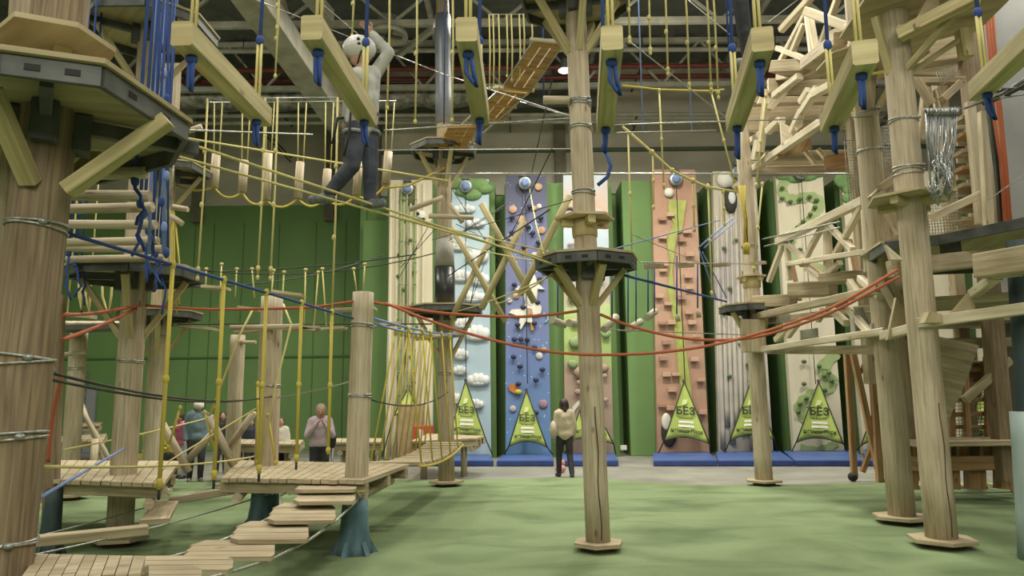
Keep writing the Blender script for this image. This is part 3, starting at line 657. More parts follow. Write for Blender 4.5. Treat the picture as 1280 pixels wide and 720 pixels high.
# --- triangular tarpaulins
def tarp(pa, pl_, pr, fl, fr, lab, curve=6, text=True):
    """pa apex px, pl/pr lower corners px, fl/fr where the strings meet the floor px"""
    ya, yb = YPN-.22, YPN-.62
    A, L, Rr = P(*pa, ya), P(*pl_, yb), P(*pr, yb)
    t = thing('warning_tarpaulin', lab, 'banner', (A.x, yb, 0), 'lime triangular warning banners')
    n = 12; mb = MB(); rows = 10; grid = []
    cz = curve/(FPX/20.3)
    for r_ in range(rows+1):
        s_ = r_/rows; row = []
        for k in range(n+1):
            q = k/n; p = A.lerp(L.lerp(Rr, q), s_); bul = math.sin(math.pi*q)
            p = p + V((0, .12*bul*s_, cz*bul*s_*s_)); row.append(p)
        grid.append(row)
    b0 = len(mb.v)
    for row in grid: mb.v += row
    for r_ in range(rows):
        for k in range(n):
            i = b0 + r_*(n+1)+k; mb.face((i, i+1, i+n+2, i+n+1), ((0, 0), (1, 0), (1, 1), (0, 1)), True)
    o = mb.build('tarpaulin', LIME, t)
    sd = o.modifiers.new('thickness', 'SOLIDIFY'); sd.thickness = .012
    br = MB(); off = V((0, -.015, 0))
    FL, FR = G(*fl, .13), G(*fr, .13)
    if fl[0] > 1190: FL.z = FR.z = .0
    FL.y = FR.y = YPN-.35; FL.x = P(fl[0], fl[1], YPN-.35).x; FR.x = P(fr[0], fr[1], YPN-.35).x
    br.tube([A+off, L+off, FL], .016, 6); br.tube([A+off, Rr+off, FR], .016, 6); br.tube([p+off for p in grid[-1]], .014, 6)
    br.build('black_edge_cord', BLACK, t)
    MB().lathe(A + V((0, 0, .02)), [(.03, -.03), (.05, 0), (.03, .03)], 10, (0, -1, 0)).build('apex_ring', STEEL, t)
    if text:
        C = L.lerp(Rr, .5); H = (A.z - C.z); W = (Rr - L).length; up = (A - C).normalized(); ux = V((1, 0, 0)); uxx = (Rr - L).normalized(); nf = uxx.cross(up)
        def at(h, dx=0, dy=.045): return C + up*h*H*1.0 + uxx*dx*W + nf*dy*1.0
        textmesh('БЕЗ', W*.235, at(.46, 0, .03), uxx, up, 'lettering_large', BLACK, t)
        c_ = at(.395, 0, .03); MB().beam(c_ - uxx*W*.16, c_ + uxx*W*.16, .01, H*.014, up=up).build('faint_print_line', GREYD, t)
        for hh, ww in ((.335, .34), (.265, .36)):
            c_ = at(hh, 0, .03); MB().beam(c_ - uxx*W*ww/2, c_ + uxx*W*ww/2, .01, H*.038, up=up).build('white_print_line', WHITE, t)
        textmesh('Панда Парк', W*.108, at(.155, .05, .02), uxx, up, 'park_lettering', BLACK, t)
        c_ = at(.17, -.31, .02); pw = MB(); rr = W*.03
        pw.blob(c_, (rr, .008, rr*.8), 10, 6)
        for k in range(4): th = R(40+k*33); pw.blob(c_ + uxx*math.cos(th)*rr*1.5 + up*math.sin(th)*rr*1.5, (rr*.36, .008, rr*.45), 8, 5)
        pw.build('paw_mark', BLACK, t)
        c_ = at(.66, -.03, .03); MB().plate([c_ + uxx*x*W + up*y*H for x, y in ((-.06, -.05), (.06, -.02), (.08, .06), (-.02, .05))], .006).build('pale_print_mark', PALEL, t)
tarp((511, 484), (492, 520), (524, 520), (478, 570), (540, 572), 'small lime banner tip behind the sagging rope bridge, leftmost of the banners', text=False)
tarp((582, 476), (560, 549), (608, 551), (556, 571), (616, 573), 'lime БЕЗ banner on the light blue cloud wall')
tarp((658, 488), (636, 558), (684, 559), (630, 571), (691, 573), 'lime БЕЗ banner on the dark blue space wall')
tarp((733, 488), (712, 550), (767, 555), (706, 572), (770, 573), 'lime БЕЗ banner mostly behind the tall middle pole', curve=4)
tarp((855, 477), (830, 551), (887, 555), (823, 571), (889, 570), 'lime БЕЗ banner on the terracotta wall')
tarp((938, 478), (912, 551), (968, 549), (906, 570), (972, 570), 'lime БЕЗ banner on the grey stone wall')
tarp((1023, 477), (995, 553), (1054, 555), (990, 571), (1060, 571), 'lime БЕЗ banner on the cream wall with the green path')
tarp((1096, 500), (1076, 557), (1120, 558), (1070, 572), (1130, 572), 'lime banner seen through the orange timber frame')
tarp((1226, 492), (1200, 549), (1262, 549), (1195, 570), (1268, 570), 'lime БЕЗ banner seen through the lattice, farthest right')
# props near climbing walls
BRN = mat('brown_backing_board', '#a08a68', '#8d7856')
tag(wbox(P(498, 530, 20).x, P(531, 530, 20).x, 19.9, 19.96, 0.0, P(520, 505, 19.95).z).build('arched_board', BRN), 'tall brown round topped board beside the orange box at the far left climbing wall', 'board')
t = thing('orange_crate', 'orange plastic box standing before the brown board by the bamboo wall', 'box', P(528, 575, 19.3))
a, b = P(516, 550, 19.3), P(541, 532, 19.3); z0 = P(528, 551, 19.3).z
wbox(a.x, b.x, 19.3, 19.7, 0, b.z).build('box_body', mat('orange_plastic', '#c24a28', '#ab3d20', rough=.5), t)
MB().box(((a.x+b.x)/2-.05, 19.28, b.z-.25), (.12, .03, .3)).build('white_strap', WHITE, t)
t = thing('foot_pad', 'blue pad with an orange rim lying behind the low wooden platform', 'mat', G(372, 612, 0))
a, b = G(353, 611, 0), G(397, 611, 0)
MB().box(((a.x+b.x)/2, a.y+.3, .1), (b.x-a.x, .7, .16)).build('pad_rim', mat('orange_vinyl', '#b5562c', '#9c4824'), t)
MB().box(((a.x+b.x)/2+.06, a.y+.32, .2), (b.x-a.x-.1, .6, .05)).build('pad_top', MATB, t)
# ================================================================== log poles, platforms
PINFO = {}
def pole(key, pxa, pya, pxb, pyb, Y, d0, d1, z1, lab, m=LOG, z0=0.0, plate=True, foot=None, wraps=(), crack=False, group='log poles'):
    """trunk axis passes through two picture points at depth Y"""
    a = P(pxa, pya, Y); b = P(pxb, pyb, Y); dv = (b - a); dv = dv / dv.z
    ax = lambda z: a + dv * (z - a.z)
    p0, p1 = ax(z0), ax(z1); t = thing('log_pole', lab, 'pole', (p0.x, p0.y, 0), group)
    rr = lambda z: (d0 + (d1 - d0) * (z - z0) / (z1 - z0)) / 2
    MB().log(p0 + (V((0, 0, .05)) if plate else V((0, 0, 0))), p1, d0/2, d1/2, 22, wob=.012, seg=14).build('trunk', m, t)
    if plate:
        MB().plate(polyg(p0 + V((0, 0, .1)), d0*1.08, 6, .3), .04).build('hexagonal_base_plate', PLK, t)
        MB().lathe(p0, [(d0*.62, 0), (d0*.62, .08)], 12).build('base_block', mat('dark_brown_block', '#5c4c35', '#4c3e2a'), t)  # dark brown block under the hexagonal plate
    if foot:
        fm, fh = foot; mb = MB(); n = 8
        mb.lathe(p0, [(d0*.82, 0), (d0*.72, .1), (d0*.6, .32), (d0*.57, fh*.75), (d0*.53, fh)], 16)
        for k in range(6):
            th = k*math.pi/3 + .3; e = V((math.cos(th), math.sin(th), 0))
            mb.plate([p0 + e*d0*.4 + V((0, 0, fh*.7)), p0 + e*d0*.68 + V((0, 0, .16)), p0 + e*d0*1.08 + V((0, 0, 0)), p0 + e*d0*.4], d0*.22)
        mb.build('painted_root_foot', fm, t)
    for z in wraps:
        w_ = MB(); c = ax(z); r = rr(z) + .008
        for j in range(2): w_.tube(circ(c + V((0, 0, .03*j - .02)), r, (random.uniform(-.12, .12), random.uniform(-.1, .1), 1), 20), .008, 5, closed=True)
        wo = w_.build('wire_wrap', WIRE, t)
        MB().blob(c + V((r*.7, -r*.75, 0)), (.03, .025, .02), 8, 6).build('wire_clamp', GALV, wo)
    if crack:
        c_ = MB(); pts = [ax(.15 + k*.16) + V((.01*math.sin(k*1.3) + .02, -rr(.15+k*.16) - .0005, 0)) for k in range(10)]
        c_.tube(pts, .006, 4); c_.build('drying_crack', mat('crack_dark', '#4b3d28', '#3d311f'), t)
    PINFO[key] = (ax, rr); return t
pole('P1', 7, 640, 45, 290, 4.1, .32, .28, 8.5, 'very thick brown log pole filling the left edge in the foreground', LOGD, wraps=(.95, 1.52, 1.95, 2.72))
pole('P1b', 2, 600, 20, 240, 4.6, .2, .18, 8.5, 'thinner log pole squeezed behind the thick pole at the left edge', LOGG, plate=False)
pole('P2', 151, 640, 166, 400, 8.9, .3, .28, 10, 'log pole left of centre carrying the log rung bridge, its hexagon plate on the turf', LOG, wraps=(2.2, 5.3))
pole('PL', 66, 560, 72, 400, 8.4, .17, .16, 2.95, 'short brown post directly right of the thick left pole with a dark painted foot', LOGD, plate=False, foot=(DBLUEF, .75))
pole('PX', 92, 520, 98, 430, 13, .3, .28, 2.95, 'short pale post far left behind the short brown post', LOG, plate=True, wraps=(2.3,))
pole('P3', 191, 560, 199, 410, 13.4, .34, .3, 9.5, 'tall log pole far behind the log rung bridge pole', LOG, wraps=(2.9,))
pole('P4', 291, 560, 297, 430, 14.4, .3, .28, 3.0, 'short log post seen just left of the rope ladder post, farther back', LOG)
pole('P5', 332, 600, 340, 380, 9.9, .31, .29, 3.12, 'short log post through the low platform, left one with blue painted foot', LOG, plate=False, foot=(BLUEF, .62), wraps=(1.9,))
pole('P6', 445, 620, 454, 370, 8.3, .26, .245, 2.93, 'short log post through the low platform, front right one with teal flared foot', LOG, plate=False, foot=(BLUEF, .62), wraps=(2.55, 1.75))
pole('P7', 558, 600, 555, 230, 14.4, .32, .27, 10.5, 'tall log pole with dark padding standing by the light blue cloud wall', LOGG, wraps=(2.2, 4.3))
pole('P8', 747, 660, 733, 330, 8.3, .27, .25, 9.5, 'tall pale log pole in the middle of the hall', LOG, wraps=(4.1, 4.9, 5.2, 5.25), crack=True)
pole('P9', 955, 600, 938, 330, 14, .33, .27, 7.2, 'tall log pole right of the terracotta wall', LOG, wraps=(4.6,))
pole('P10', 1127, 640, 1086, 180, 9.8, .34, .3, 9.5, 'left one of the two thick log poles at the right', LOG, wraps=(5.1,))
pole('P11', 1176, 660, 1127, 130, 8.3, .33, .3, 9.5, 'right one of the two thick log poles at the right, with a long crack', LOG, wraps=(4.3, 4.36, 4.95), crack=True)
pole('P12', 1300, 640, 1279, 360, 7.6, .28, .26, 3.3, 'log pole with a pale teal painted foot at the right edge', DBLUEF, plate=False)
ax, rr = PINFO['P12']
t12 = bpy.data.objects[[o.name for o in bpy.data.objects if o.get('label', '').startswith('log pole with a pale teal')][0]]
MB().lathe(ax(.0), [(.22, 0), (.19, .5), (.16, 1.2), (.15, 1.5)], 18).build('pale_foot_sleeve', mat('pale_teal_paint', '#9db0b0', '#86999a', rough=.6, scale=(3, 3, 1)), t12)
# padding + white wrap on P7
ax, rr = PINFO['P7']; t7 = [o for o in bpy.data.objects if o.get('label', '').startswith('tall log pole with dark padding')][0]
za = P(556, 385, 14.4).z; zb = P(556, 335, 14.4).z; zc = P(556, 300, 14.4).z
MB().log(ax(za), ax(zb), rr(za)+.05, rr(za)+.05, 16, wob=.02).build('black_padding', mat('black_vinyl', '#1f2124', '#2b2d31', rough=.35), t7)
MB().log(ax(zb+.02), ax(zc), rr(za)+.04, rr(za)+.03, 16, wob=.03).build('white_wrap', mat('white_cloth', '#96948a', '#7c7a72'), t7)
zd = P(556, 155, 14.4).z; ze = P(556, 20, 14.4).z
MB().log(ax(zd), ax(ze), rr(zd)+.03, rr(ze)+.03, 16, wob=.01).build('pale_sleeve', mat('pale_blue_sleeve', '#7b838d', '#68717b', rough=.4), t7)

BRK2 = mat('dark_galvanised', '#5e625f', '#474b48', rough=.55, metal=.35, scale=(5, 5, 5))
HOLE = mat('slot_black', '#0e0f0d', '#131411')
def platform(key, z, rad, lab, n=8, rot=.39, sx=1, sy=1, drop=.85, nb=4, collar=None, offs=(0, 0), m=PLY, group='high octagonal platforms', brot=.4, steel=True, poly=None, cpoly=None, braces=None, slots=False):
    ax, rr = PINFO[key]; c = ax(z) + V((offs[0], offs[1], 0)); pc = ax(z)
    t = thing('pole_platform', lab, 'platform', c, group)
    cust = poly is not None
    poly = poly or polyg(c, rad, n, rot, sx, sy); n = len(poly)
    if cust: c = sum(poly, V((0, 0, 0)))/n
    MB().plate(poly, .028).build('deck', m, t)
    fr = MB(); hl = MB()
    if steel:
        inner = [p.lerp(c, .05) - V((0, 0, .075)) for p in poly]
        for i in range(n):
            a, b = inner[i], inner[(i+1) % n]; fr.beam(a, b, .035, .11)
            for q in (.3, .7):
                p = a.lerp(b, q); out = (p - (c - V((0, 0, .075)))).normalized(); out.z = 0; hl = MB(); hl.beam(p + out*.012 - (b-a).normalized()*.035, p + out*.012 + (b-a).normalized()*.035, .02, .035)
                if slots: hl.build('frame_slot', HOLE, t)
        for k in range(4):
            th = brot + k*math.pi/2; e = V((math.cos(th)*sx, math.sin(th)*sy, 0))
            fr.beam(pc + e*rr(z)*.9 - V((0, 0, .085)), c + e*rad*.88 - V((0, 0, .085)), .06, .09)
            fr.box(pc + V((math.cos(th), math.sin(th), 0))*(rr(z)+.03) - V((0, 0, .14)), (.09, .14, .24), th)
        fr.build('steel_frame', BRK2, t)
    for (q0, q1) in (braces or ()): MB().beam(q0, q1, .1, .08).build('diagonal_brace', BEAM, t)
    for k in range(0 if braces else nb):
        th = brot + k*2*math.pi/nb; e = V((math.cos(th), math.sin(th), 0)); e2 = V((math.cos(th)*sx, math.sin(th)*sy, 0))
        MB().beam(ax(z-drop) + e*rr(z)*.8, c + e2*rad*.72 - V((0, 0, .13)), .085, .07).build('diagonal_brace', BEAM, t)
    if collar:
        zc_, rc = collar; cc = ax(zc_)
        t2 = thing('hexagonal_collar', lab.replace('platform', 'collar shelf').replace('octagonal', 'hexagonal'), 'shelf', cc, 'hexagonal collars')
        MB().plate(cpoly or polyg(cc, rc, 6, rot), .03).build('collar_board', YPLY if False else PLY, t2)
        for k in range(4):
            th = brot + .2 + k*math.pi/2; e = V((math.cos(th), math.sin(th), 0))
            MB().beam(cc + e*(rr(z)) - V((0, 0, .06)), cc + e*rc*.8 - V((0, 0, .06)), .09, .09).build('support_block', BEAM, t2)
        MB().lathe(cc - V((0, 0, .22)), [(rr(z)+.02, 0), (rr(z)+.03, .2)], 10).build('collar_sleeve', BEAM, t2)
    return t
pp1 = [G(x, y, 3.44) for x, y in ((-75, 50), (0, 58), (132, 76), (241, 152), (222, 186), (130, 212), (-30, 205), (-90, 140))]
cp1 = [G(x, y, 3.72) for x, y in ((-14, 44), (18, 17), (98, 31), (145, 63), (118, 104), (0, 100))]
platform('P1', 3.44, .9, 'octagonal platform with grey steel frame around the thick left foreground pole', poly=pp1, cpoly=cp1, collar=(3.72, .42), slots=True, brot=.5,
         braces=((G(210, 150, 3.33), P(84, 238, 3.98)), (G(-12, 112, 3.33), P(38, 228, 3.95)), (G(120, 196, 3.33), P(72, 244, 4.2))))
platform('P2', 3.33, .82, 'octagonal platform at the far end of the log rung bridge', collar=None, brot=.3)
platform('P2', 6.6, .85, 'upper octagonal platform at the top left above the blue ropes', collar=None, brot=.6)
platform('P3', 3.35, .75, 'octagonal platform on the far left pole beside the yellow rope bundle', drop=.8)
platform('P3', 6.15, .7, 'upper platform on the far left pole high above the green wall', n=6, drop=.8, offs=(.1, 0))
platform('P7', 3.5, .82, 'dark octagonal platform on the padded pole by the cloud wall', drop=1.0)
platform('P7', 6.85, .72, 'upper platform on the padded pole where the plank bridge climbs', drop=.85, nb=4)
platform('P8', 3.3, .62, 'octagonal platform on the tall middle pole', collar=(3.78, .36), drop=.55, nb=5, brot=-.0, rot=.1, slots=True)
platform('P8', 6.62, .72, 'upper platform at the top edge on the tall middle pole', drop=.75, nb=5, rot=.2, brot=-.2)
platform('P9', 3.42, .62, 'small pole platform right of the terracotta wall', n=8, drop=.7, collar=(4.0, .3), offs=(-.05, 0))
c0 = PINFO['P11'][0](3.6)
t = thing('pole_platform', 'large plywood platform around the two thick right poles, seen from below', 'platform', c0, 'big right platforms')
pts = [G(x, y, 3.6) for x, y in ((1076, 319), (1100, 303), (1180, 293), (1230, 284), (1330, 262), (1345, 318), (1250, 337), (1120, 342))]
MB().plate(pts, .03).build('deck', PLY, t)
fr = MB(); hl = MB()
for a, b in ((0, 1), (1, 2), (2, 4), (6, 7), (7, 0)):
    p, q = pts[a].lerp(c0, .2) - V((0, 0, .08)), pts[b].lerp(c0, .2) - V((0, 0, .08)); fr.beam(p, q, .04, .12)
fr.build('steel_frame', BRK2, t)
gq = PINFO['P11'][0](3.45); MB().plate([P(1106, 306, 8.0), P(1128, 325, 8.0), P(1112, 325, 8.0)], .05).build('triangular_bracket', WTIM, t)
for px in (1143, 1188):
    q = G(px, 309, 3.5); MB().box(q, (.2, .12, .16)).build('steel_bracket', BRK2, t)
MB().beam(P(1112, 336, 8.6), P(1236, 322, 8.5), .16, .2).build('carrying_timber', PLK, t)
MB().beam(P(1230, 333, 7.6), P(1300, 322, 7.0), .3, .26).build('end_timber_block', PLK, t)
MB().beam(P(1242, 347, 7.5), P(1278, 343, 7.3), .05, .03).build('pale_strip', WTIM, t)
cc = PINFO['P11'][0](3.98)
t2 = thing('hexagonal_collar', 'pale hexagonal collar shelf on the right thick pole above the large platform', 'shelf', cc, 'hexagonal collars')
MB().plate(polyg(cc, .5, 6, .2), .03).build('collar_board', PLY, t2)
for k in range(4):
    e = V((math.cos(k*1.57+.6), math.sin(k*1.57+.6), 0)); MB().beam(cc + e*.14 - V((0, 0, .06)), cc + e*.38 - V((0, 0, .06)), .09, .09).build('support_block', BEAM, t2)
platform('P10', 6.5, .75, 'upper platform at the top right around the left thick pole', drop=.9, offs=(.2, .1), brot=.5, steel=False)
platform('P11', 6.35, 1.0, 'upper platform at the top right around the right thick pole', n=6, drop=.8, offs=(.4, 0), brot=.2, steel=False, group='big right platforms')

# low plank decks (z about 0.8) -----------------------------------------------------
def low_deck(corners, z, lab, nplanks=12, thick=.045, along='x', joists=True, logs_under=()):
    """corners: 4 ground points (front-left, front-right, back-right, back-left)"""
    c = [V((p.x, p.y, z)) for p in corners]; ce = sum(c, V((0, 0, 0)))/4
    t = thing('low_platform', lab, 'platform', (ce.x, ce.y, z-.2), 'low plank platforms')
    for k in range(nplanks):
        f0 = (k+.04)/nplanks; f1 = (k+.96)/nplanks
        a0, a1 = c[0].lerp(c[1], f0), c[0].lerp(c[1], f1); b0, b1 = c[3].lerp(c[2], f0), c[3].lerp(c[2], f1)
        j = random.uniform(-.03, .03); dv = (a0-b0).normalized()*j
        MB().plate([a0+dv, a1+dv, b1, b0], thick).build('plank', PLK, t)
    for f in (.06, .5, .92):
        a, b = c[0].lerp(c[3], f), c[1].lerp(c[2], f)
        MB().beam(a - V((0, 0, .09)), b - V((0, 0, .09)), .08, .12).build('joist', PLK, t)
    for f in ((.12, .9) if joists else ()):
        a, b = c[0].lerp(c[1], f), c[3].lerp(c[2], f)
        MB().log(a - V((0, 0, .2)), b - V((0, 0, .2)), .055, .055, 12).build('bearer_log', LOG, t)
    return t
def gz(px, py, z): return G(px, py, z)
def stubs(pts, z, parent):
    for (x, y) in pts: q = G(x, y, z); MB().log(V((q.x, q.y, 0)), V((q.x, q.y, z-.12)), .07, .07, 12).build('stub_leg', LOG, parent)
z = .82
low_deck([gz(276, 600, z), gz(455, 603, z), gz(512, 582, z), gz(300, 577, z)], z, 'low plank platform around the two short log posts with rope lashings', 17)
low_deck([gz(40, 601, z), gz(205, 607, z), gz(226, 578, z), gz(60, 577, z)], z-.0, 'low plank platform around the log rung bridge pole at the left', 13)
tt = low_deck([gz(20, 735, .8), gz(176, 722, .8), gz(182, 700, .8), gz(46, 697, .8)], .8, 'nearest low plank platform at the bottom left corner', 9); stubs(((120, 706),), .8, tt)
tt = low_deck([gz(512, 553, z), gz(596, 549, z), gz(606, 546, z), gz(535, 543, z)], z+.0, 'small low platform on the padded pole at the end of the sagging rope bridge', 8); stubs(((530, 550), (580, 548)), z, tt)
tt = low_deck([gz(66, 553, z), gz(130, 551, z), gz(134, 543, z), gz(75, 546, z)], z, 'far low plank platform behind the thick left pole', 9); stubs(((75, 549), (125, 548)), z, tt)
tt = low_deck([gz(282, 556, z), gz(374, 557, z), gz(380, 551, z), gz(290, 550, z)], z, 'far low plank platform behind the short posts, in front of the dark clad people', 9); stubs(((300, 554), (360, 554)), z, tt)
tt = low_deck([gz(418, 554, z), gz(478, 554, z), gz(478, 549, z), gz(420, 549, z)], z, 'far low plank platform behind the teal footed post', 7); stubs(((430, 551), (470, 551)), z, tt)
tt = low_deck([gz(78, 545, z), gz(125, 543, z), gz(128, 539, z), gz(84, 540, z)], z+.25, 'raised far plank deck near the grey door', 6); stubs(((88, 542), (120, 541)), z+.25, tt)
# rope lashings zigzag on the front edge of the main low deck
t = thing('rope_lashing', 'zigzag rope lashing hanging under the front edge of the low platform', 'rope', gz(360, 603, .7))
mb = MB(); pts = []
for k in range(17):
    f = k/16; p = gz(280, 600, .8).lerp(gz(452, 604, .8), f); pts.append(V((p.x, p.y-.03, .8 if k % 2 else .66)))
mb.tube(pts, .009, 5).build('zigzag_cord', PYEL, t)
MB().log(gz(400, 607, .67) , gz(454, 606, .67), .05, .05, 12).build('threshold_log', LOG, t)
MB().log(gz(286, 612, .67), gz(338, 611, .67), .05, .05, 12).build('threshold_log', LOG, t)
MB().tube([V((pts[0].x-.05, pts[0].y, .72)), V((pts[-1].x+.05, pts[-1].y, .72))], .012).build('lashing_cord', PYEL, t)
# stepping boards bridge, 6 slatted boards
t = thing('stepping_board_bridge', 'sagging bridge of slatted rounded boards curving from the low platform to the bottom left', 'bridge', gz(320, 665, 0))
def step_board(x0, x1, y0, y1, z, slats=3):
    a0, a1 = gz(x0, y1, z), gz(x1, y1, z); yb = gz((x0+x1)/2, y0, z).y; w_ = a1.x - a0.x; ya = (a0.y+a1.y)/2; D = yb - ya; sh = (a0.x+a1.x)/2
    bx = gz((x0+x1)/2 + (x1-x0)*.06, y0, z).x - sh
    bt = None
    g_ = MB()
    for k in range(slats):
        f0 = k/slats; f1 = (k+.93)/slats; i0 = .12*w_ if k == 0 else 0; i1 = .12*w_ if k == slats-1 else 0
        L0 = V((sh - w_/2 + i0 + bx*f0, ya + D*f0, z)); R0 = V((sh + w_/2 - i0*.3 + bx*f0, ya + D*f0, z)); R1 = V((sh + w_/2 - i1 + bx*f1, ya + D*f1, z)); L1 = V((sh - w_/2 + i1 + bx*f1 + w_*.04, ya + D*f1, z))
        L0m = V((sh - w_/2 + bx*(f0+.12) , ya + D*(f0+.12), z)); R0m = V((sh + w_/2 + bx*(f0+.12), ya + D*(f0+.12), z))
        g_.plate([L0, R0, R0m, R1, L1, L0m] if k == 0 else [L0, R0, R1, L1], .035)
    g_.build('stepping_board', PLK, t)
for q in ((368, 444, 606, 614, .76), (366, 443, 610, 629, .70), (333, 419, 630, 653, .62), (287, 385, 653, 677, .56), (229, 342, 677, 699, .52), (150, 289, 697, 716, .55), (150, 250, 710, 728, .62)): step_board(*q)
SB = ((444, 614, .72), (443, 629, .66), (419, 652, .58), (385, 676, .52), (342, 698, .48), (289, 715, .51), (250, 726, .58)), ((368, 610, .72), (350, 620, .66), (350, 640, .58), (305, 664, .52), (250, 686, .48), (180, 705, .51), (150, 716, .58))
for row in SB: MB().tube([gz(*q) for q in row], .012).build('carrying_cable', WIRE, t)
# low zigzag balance beams
def bal(name, a, b, za, zb, w_, h_, lab):
    p, q = gz(a[0], a[1], za), gz(b[0], b[1], zb); tag(MB().beam(p, q, w_, h_).build(name, PLK), lab, 'beam', 'zigzag balance beams')
bal('balance_beam', (38, 677), (184, 662), .46, .46, .16, .09, 'long low balance beam beside the hexagon plate at the left')
bal('balance_plank', (193, 652), (208, 629), .46, .46, .28, .05, 'short broad balance plank between the two long low beams')
bal('balance_beam', (212, 626), (332, 606), .46, .6, .16, .09, 'long low balance beam ending at the blue footed post')
for i, (a, b) in enumerate((((40, 694), (340, 616)), ((40, 672), (300, 596)))):
    tag(MB().tube(sag(gz(*a, .44), gz(*b, .5), .04), .008).build('steel_cable', WIRE), ['front carrying cable of the low balance beams', 'rear carrying cable of the low balance beams'][i], 'cable', 'low carrying cables')
for (px, py) in ((188, 657), (205, 630)): pass
# ================================================================== hanging beams across the top
def hanging_beam(n0, f0, Yn, Yf, lab, top_blue=None, w_=.125, h_=.15, near_tail=.22, far_tail=.2, curl=0):
    """n0/f0: picture point of the centre of the near and far end; beam is level"""
    a = P(n0[0], n0[1], Yn); b = P(f0[0], f0[1], Yf); b.z = a.z = (a.z+b.z)/2
    t = thing('hanging_beam', lab, 'beam', (a+b)/2, 'hanging square beams')
    MB().beam(a, b, w_, h_).build('square_beam', BEAM, t)
    ax = (b-a).normalized(); zt = 6.6
    for (p, s_, tail) in ((a, 1, near_tail), (b, -1, far_tail)):
        q = p + ax*s_*.13
        y = MB(); blu = (s_ == -1)
        y.tube([q + V((-.014, 0, h_/2)), q + V((-.012, 0, .55))], .011, 6); y.tube([q + V((.014, 0, h_/2)), q + V((.012, 0, .55))], .011, 6); y.build('yellow_sling', PYEL, t)
        u = MB(); u.tube([q + V((0, 0, .52)), q + V((0.01, 0, 1.2)), V((q.x, q.y, zt))], .014, 6); uo = u.build('blue_hanger_rope', BLU, t); MB().blob(q + V((0, 0, .54)), (.032, .028, .042), 8, 6).build('rope_knot', BLU, uo)
        k = MB(); bz = -h_/2
        k.blob(q + V((0, 0, bz - .02)), (.038, .034, .03), 8, 6)
        dx = .03*random.uniform(-1, 1)
        k.tube([q + V((.012, 0, bz)), q + V((.014+dx*.5, 0, bz-tail*.5)), q + V((.02+dx, 0, bz-tail)), q + V((dx+.0, 0, bz-tail+.03)), q + V((-.012, 0, bz-tail*.6)), q + V((-.012, 0, bz))], .014, 6)
        if curl and s_ == -1:
            k.tube([q + V((0, 0, bz-tail)), q + V((.03, 0, bz-tail-.1)), q + V((.0, 0, bz-tail-.18)), q + V((-.07, 0, bz-tail-.24))], .014, 6)
        k.build('blue_knot_tail', BLU, t)
hanging_beam((226, 60), (330, 132), 3.85, 5.1, 'hanging square beam leftmost, beside the blue rope bundle')
hanging_beam((389, 46), (461, 138), 3.85, 5.2, 'hanging square beam crossing in front of the helmeted climber')
hanging_beam((583, 40), (601, 142), 3.9, 5.2, 'hanging square beam between the climber and the middle log pole')
hanging_beam((765, 44), (756, 158), 3.9, 5.25, 'hanging square beam just right of the middle log pole', curl=1)
hanging_beam((953, 46), (918, 156), 3.9, 5.2, 'hanging square beam below the dark trousered climber at the top edge', far_tail=.25)
hanging_beam((1081, 60), (1038, 158), 3.9, 5.0, 'hanging square beam in front of the left thick right hand pole', w_=.14)
hanging_beam((1330, 28), (1221, 102), 3.9, 5.0, 'hanging square beam cut by the right edge of the picture')

# ================================================================== log rung bridge with blue ropes
t = thing('log_rung_bridge', 'hanging bridge of level log rungs on blue ropes between the two left platforms', 'bridge', V((-3.9, 6.6, 3.2)))
rungs = [(58, 200, 182, 216), (66, 232, 187, 245), (78, 253, 191, 259), (80, 276, 195, 281), (84, 298, 198, 301), (128, 312, 203, 311), (104, 317, 206, 322), (112, 329, 208, 326), (70, 336, 90, 337)]
Ys = [4.9, 5.5, 6.0, 6.6, 7.2, 7.7, 8.1, 8.5, 8.9]
zz = 3.32
for i, (x0, y0, x1, y1) in enumerate(rungs[:8]):
    Y = Ys[i]; b = P(x1, y1, Y); a = V((b.x-1.12, b.y-.0, b.z+ (.02 if i % 2 else -.01)))
    if i < 3: a.x = b.x - .98
    MB().log(a, b, .042, .045, 12, wob=.02).build('log_rung', LOG, t)
    for k, p in enumerate((b - V((.07, 0, 0)), a + V((.1, 0, 0)))):
        rp = MB(); q = V((p.x, p.y, 7.2)); rp.tube([p + V((0, 0, -.05)), p.lerp(q, .5), q], .014, 6); rp.blob(p - V((0, 0, .06)), (.03, .03, .04), 8, 6)
        rp.build('blue_suspension_rope', BLU, t)
        tl = MB(); w0 = p - V((0, 0, .06)); L = random.uniform(.3, .6); pts = [w0]; dx = 0
        for s_ in range(1, 7): dx += random.uniform(-.05, .05); pts.append(w0 + V((dx, 0, -L*s_/6)))
        tl.tube(pts, .014, 6); tl.build('blue_rope_tail', BLU, t)
for k in range(4):
    x = -3.38 - k*.06; 
for k, (px0, px1, Y) in enumerate(((186, 196, 6.4), (191, 199, 6.9), (204, 205, 7.5), (210, 210, 8.0), (207, 202, 8.3))):
    a, b = P(px0, 318, Y), P(px1, 0, Y)
    MB().tube([a, a.lerp(b, .5), b, V((b.x, b.y, 7.3))], .016, 6).build('blue_suspension_rope', BLU if k % 2 else LBLU, t)
for k in range(9):
    p = P(202 + (k % 3)*3, 60 + k*32, 7.4); MB().blob(p, (.035, .03, .06), 8, 6).build('blue_rope_knot', LBLU if k % 2 else BLU, t)
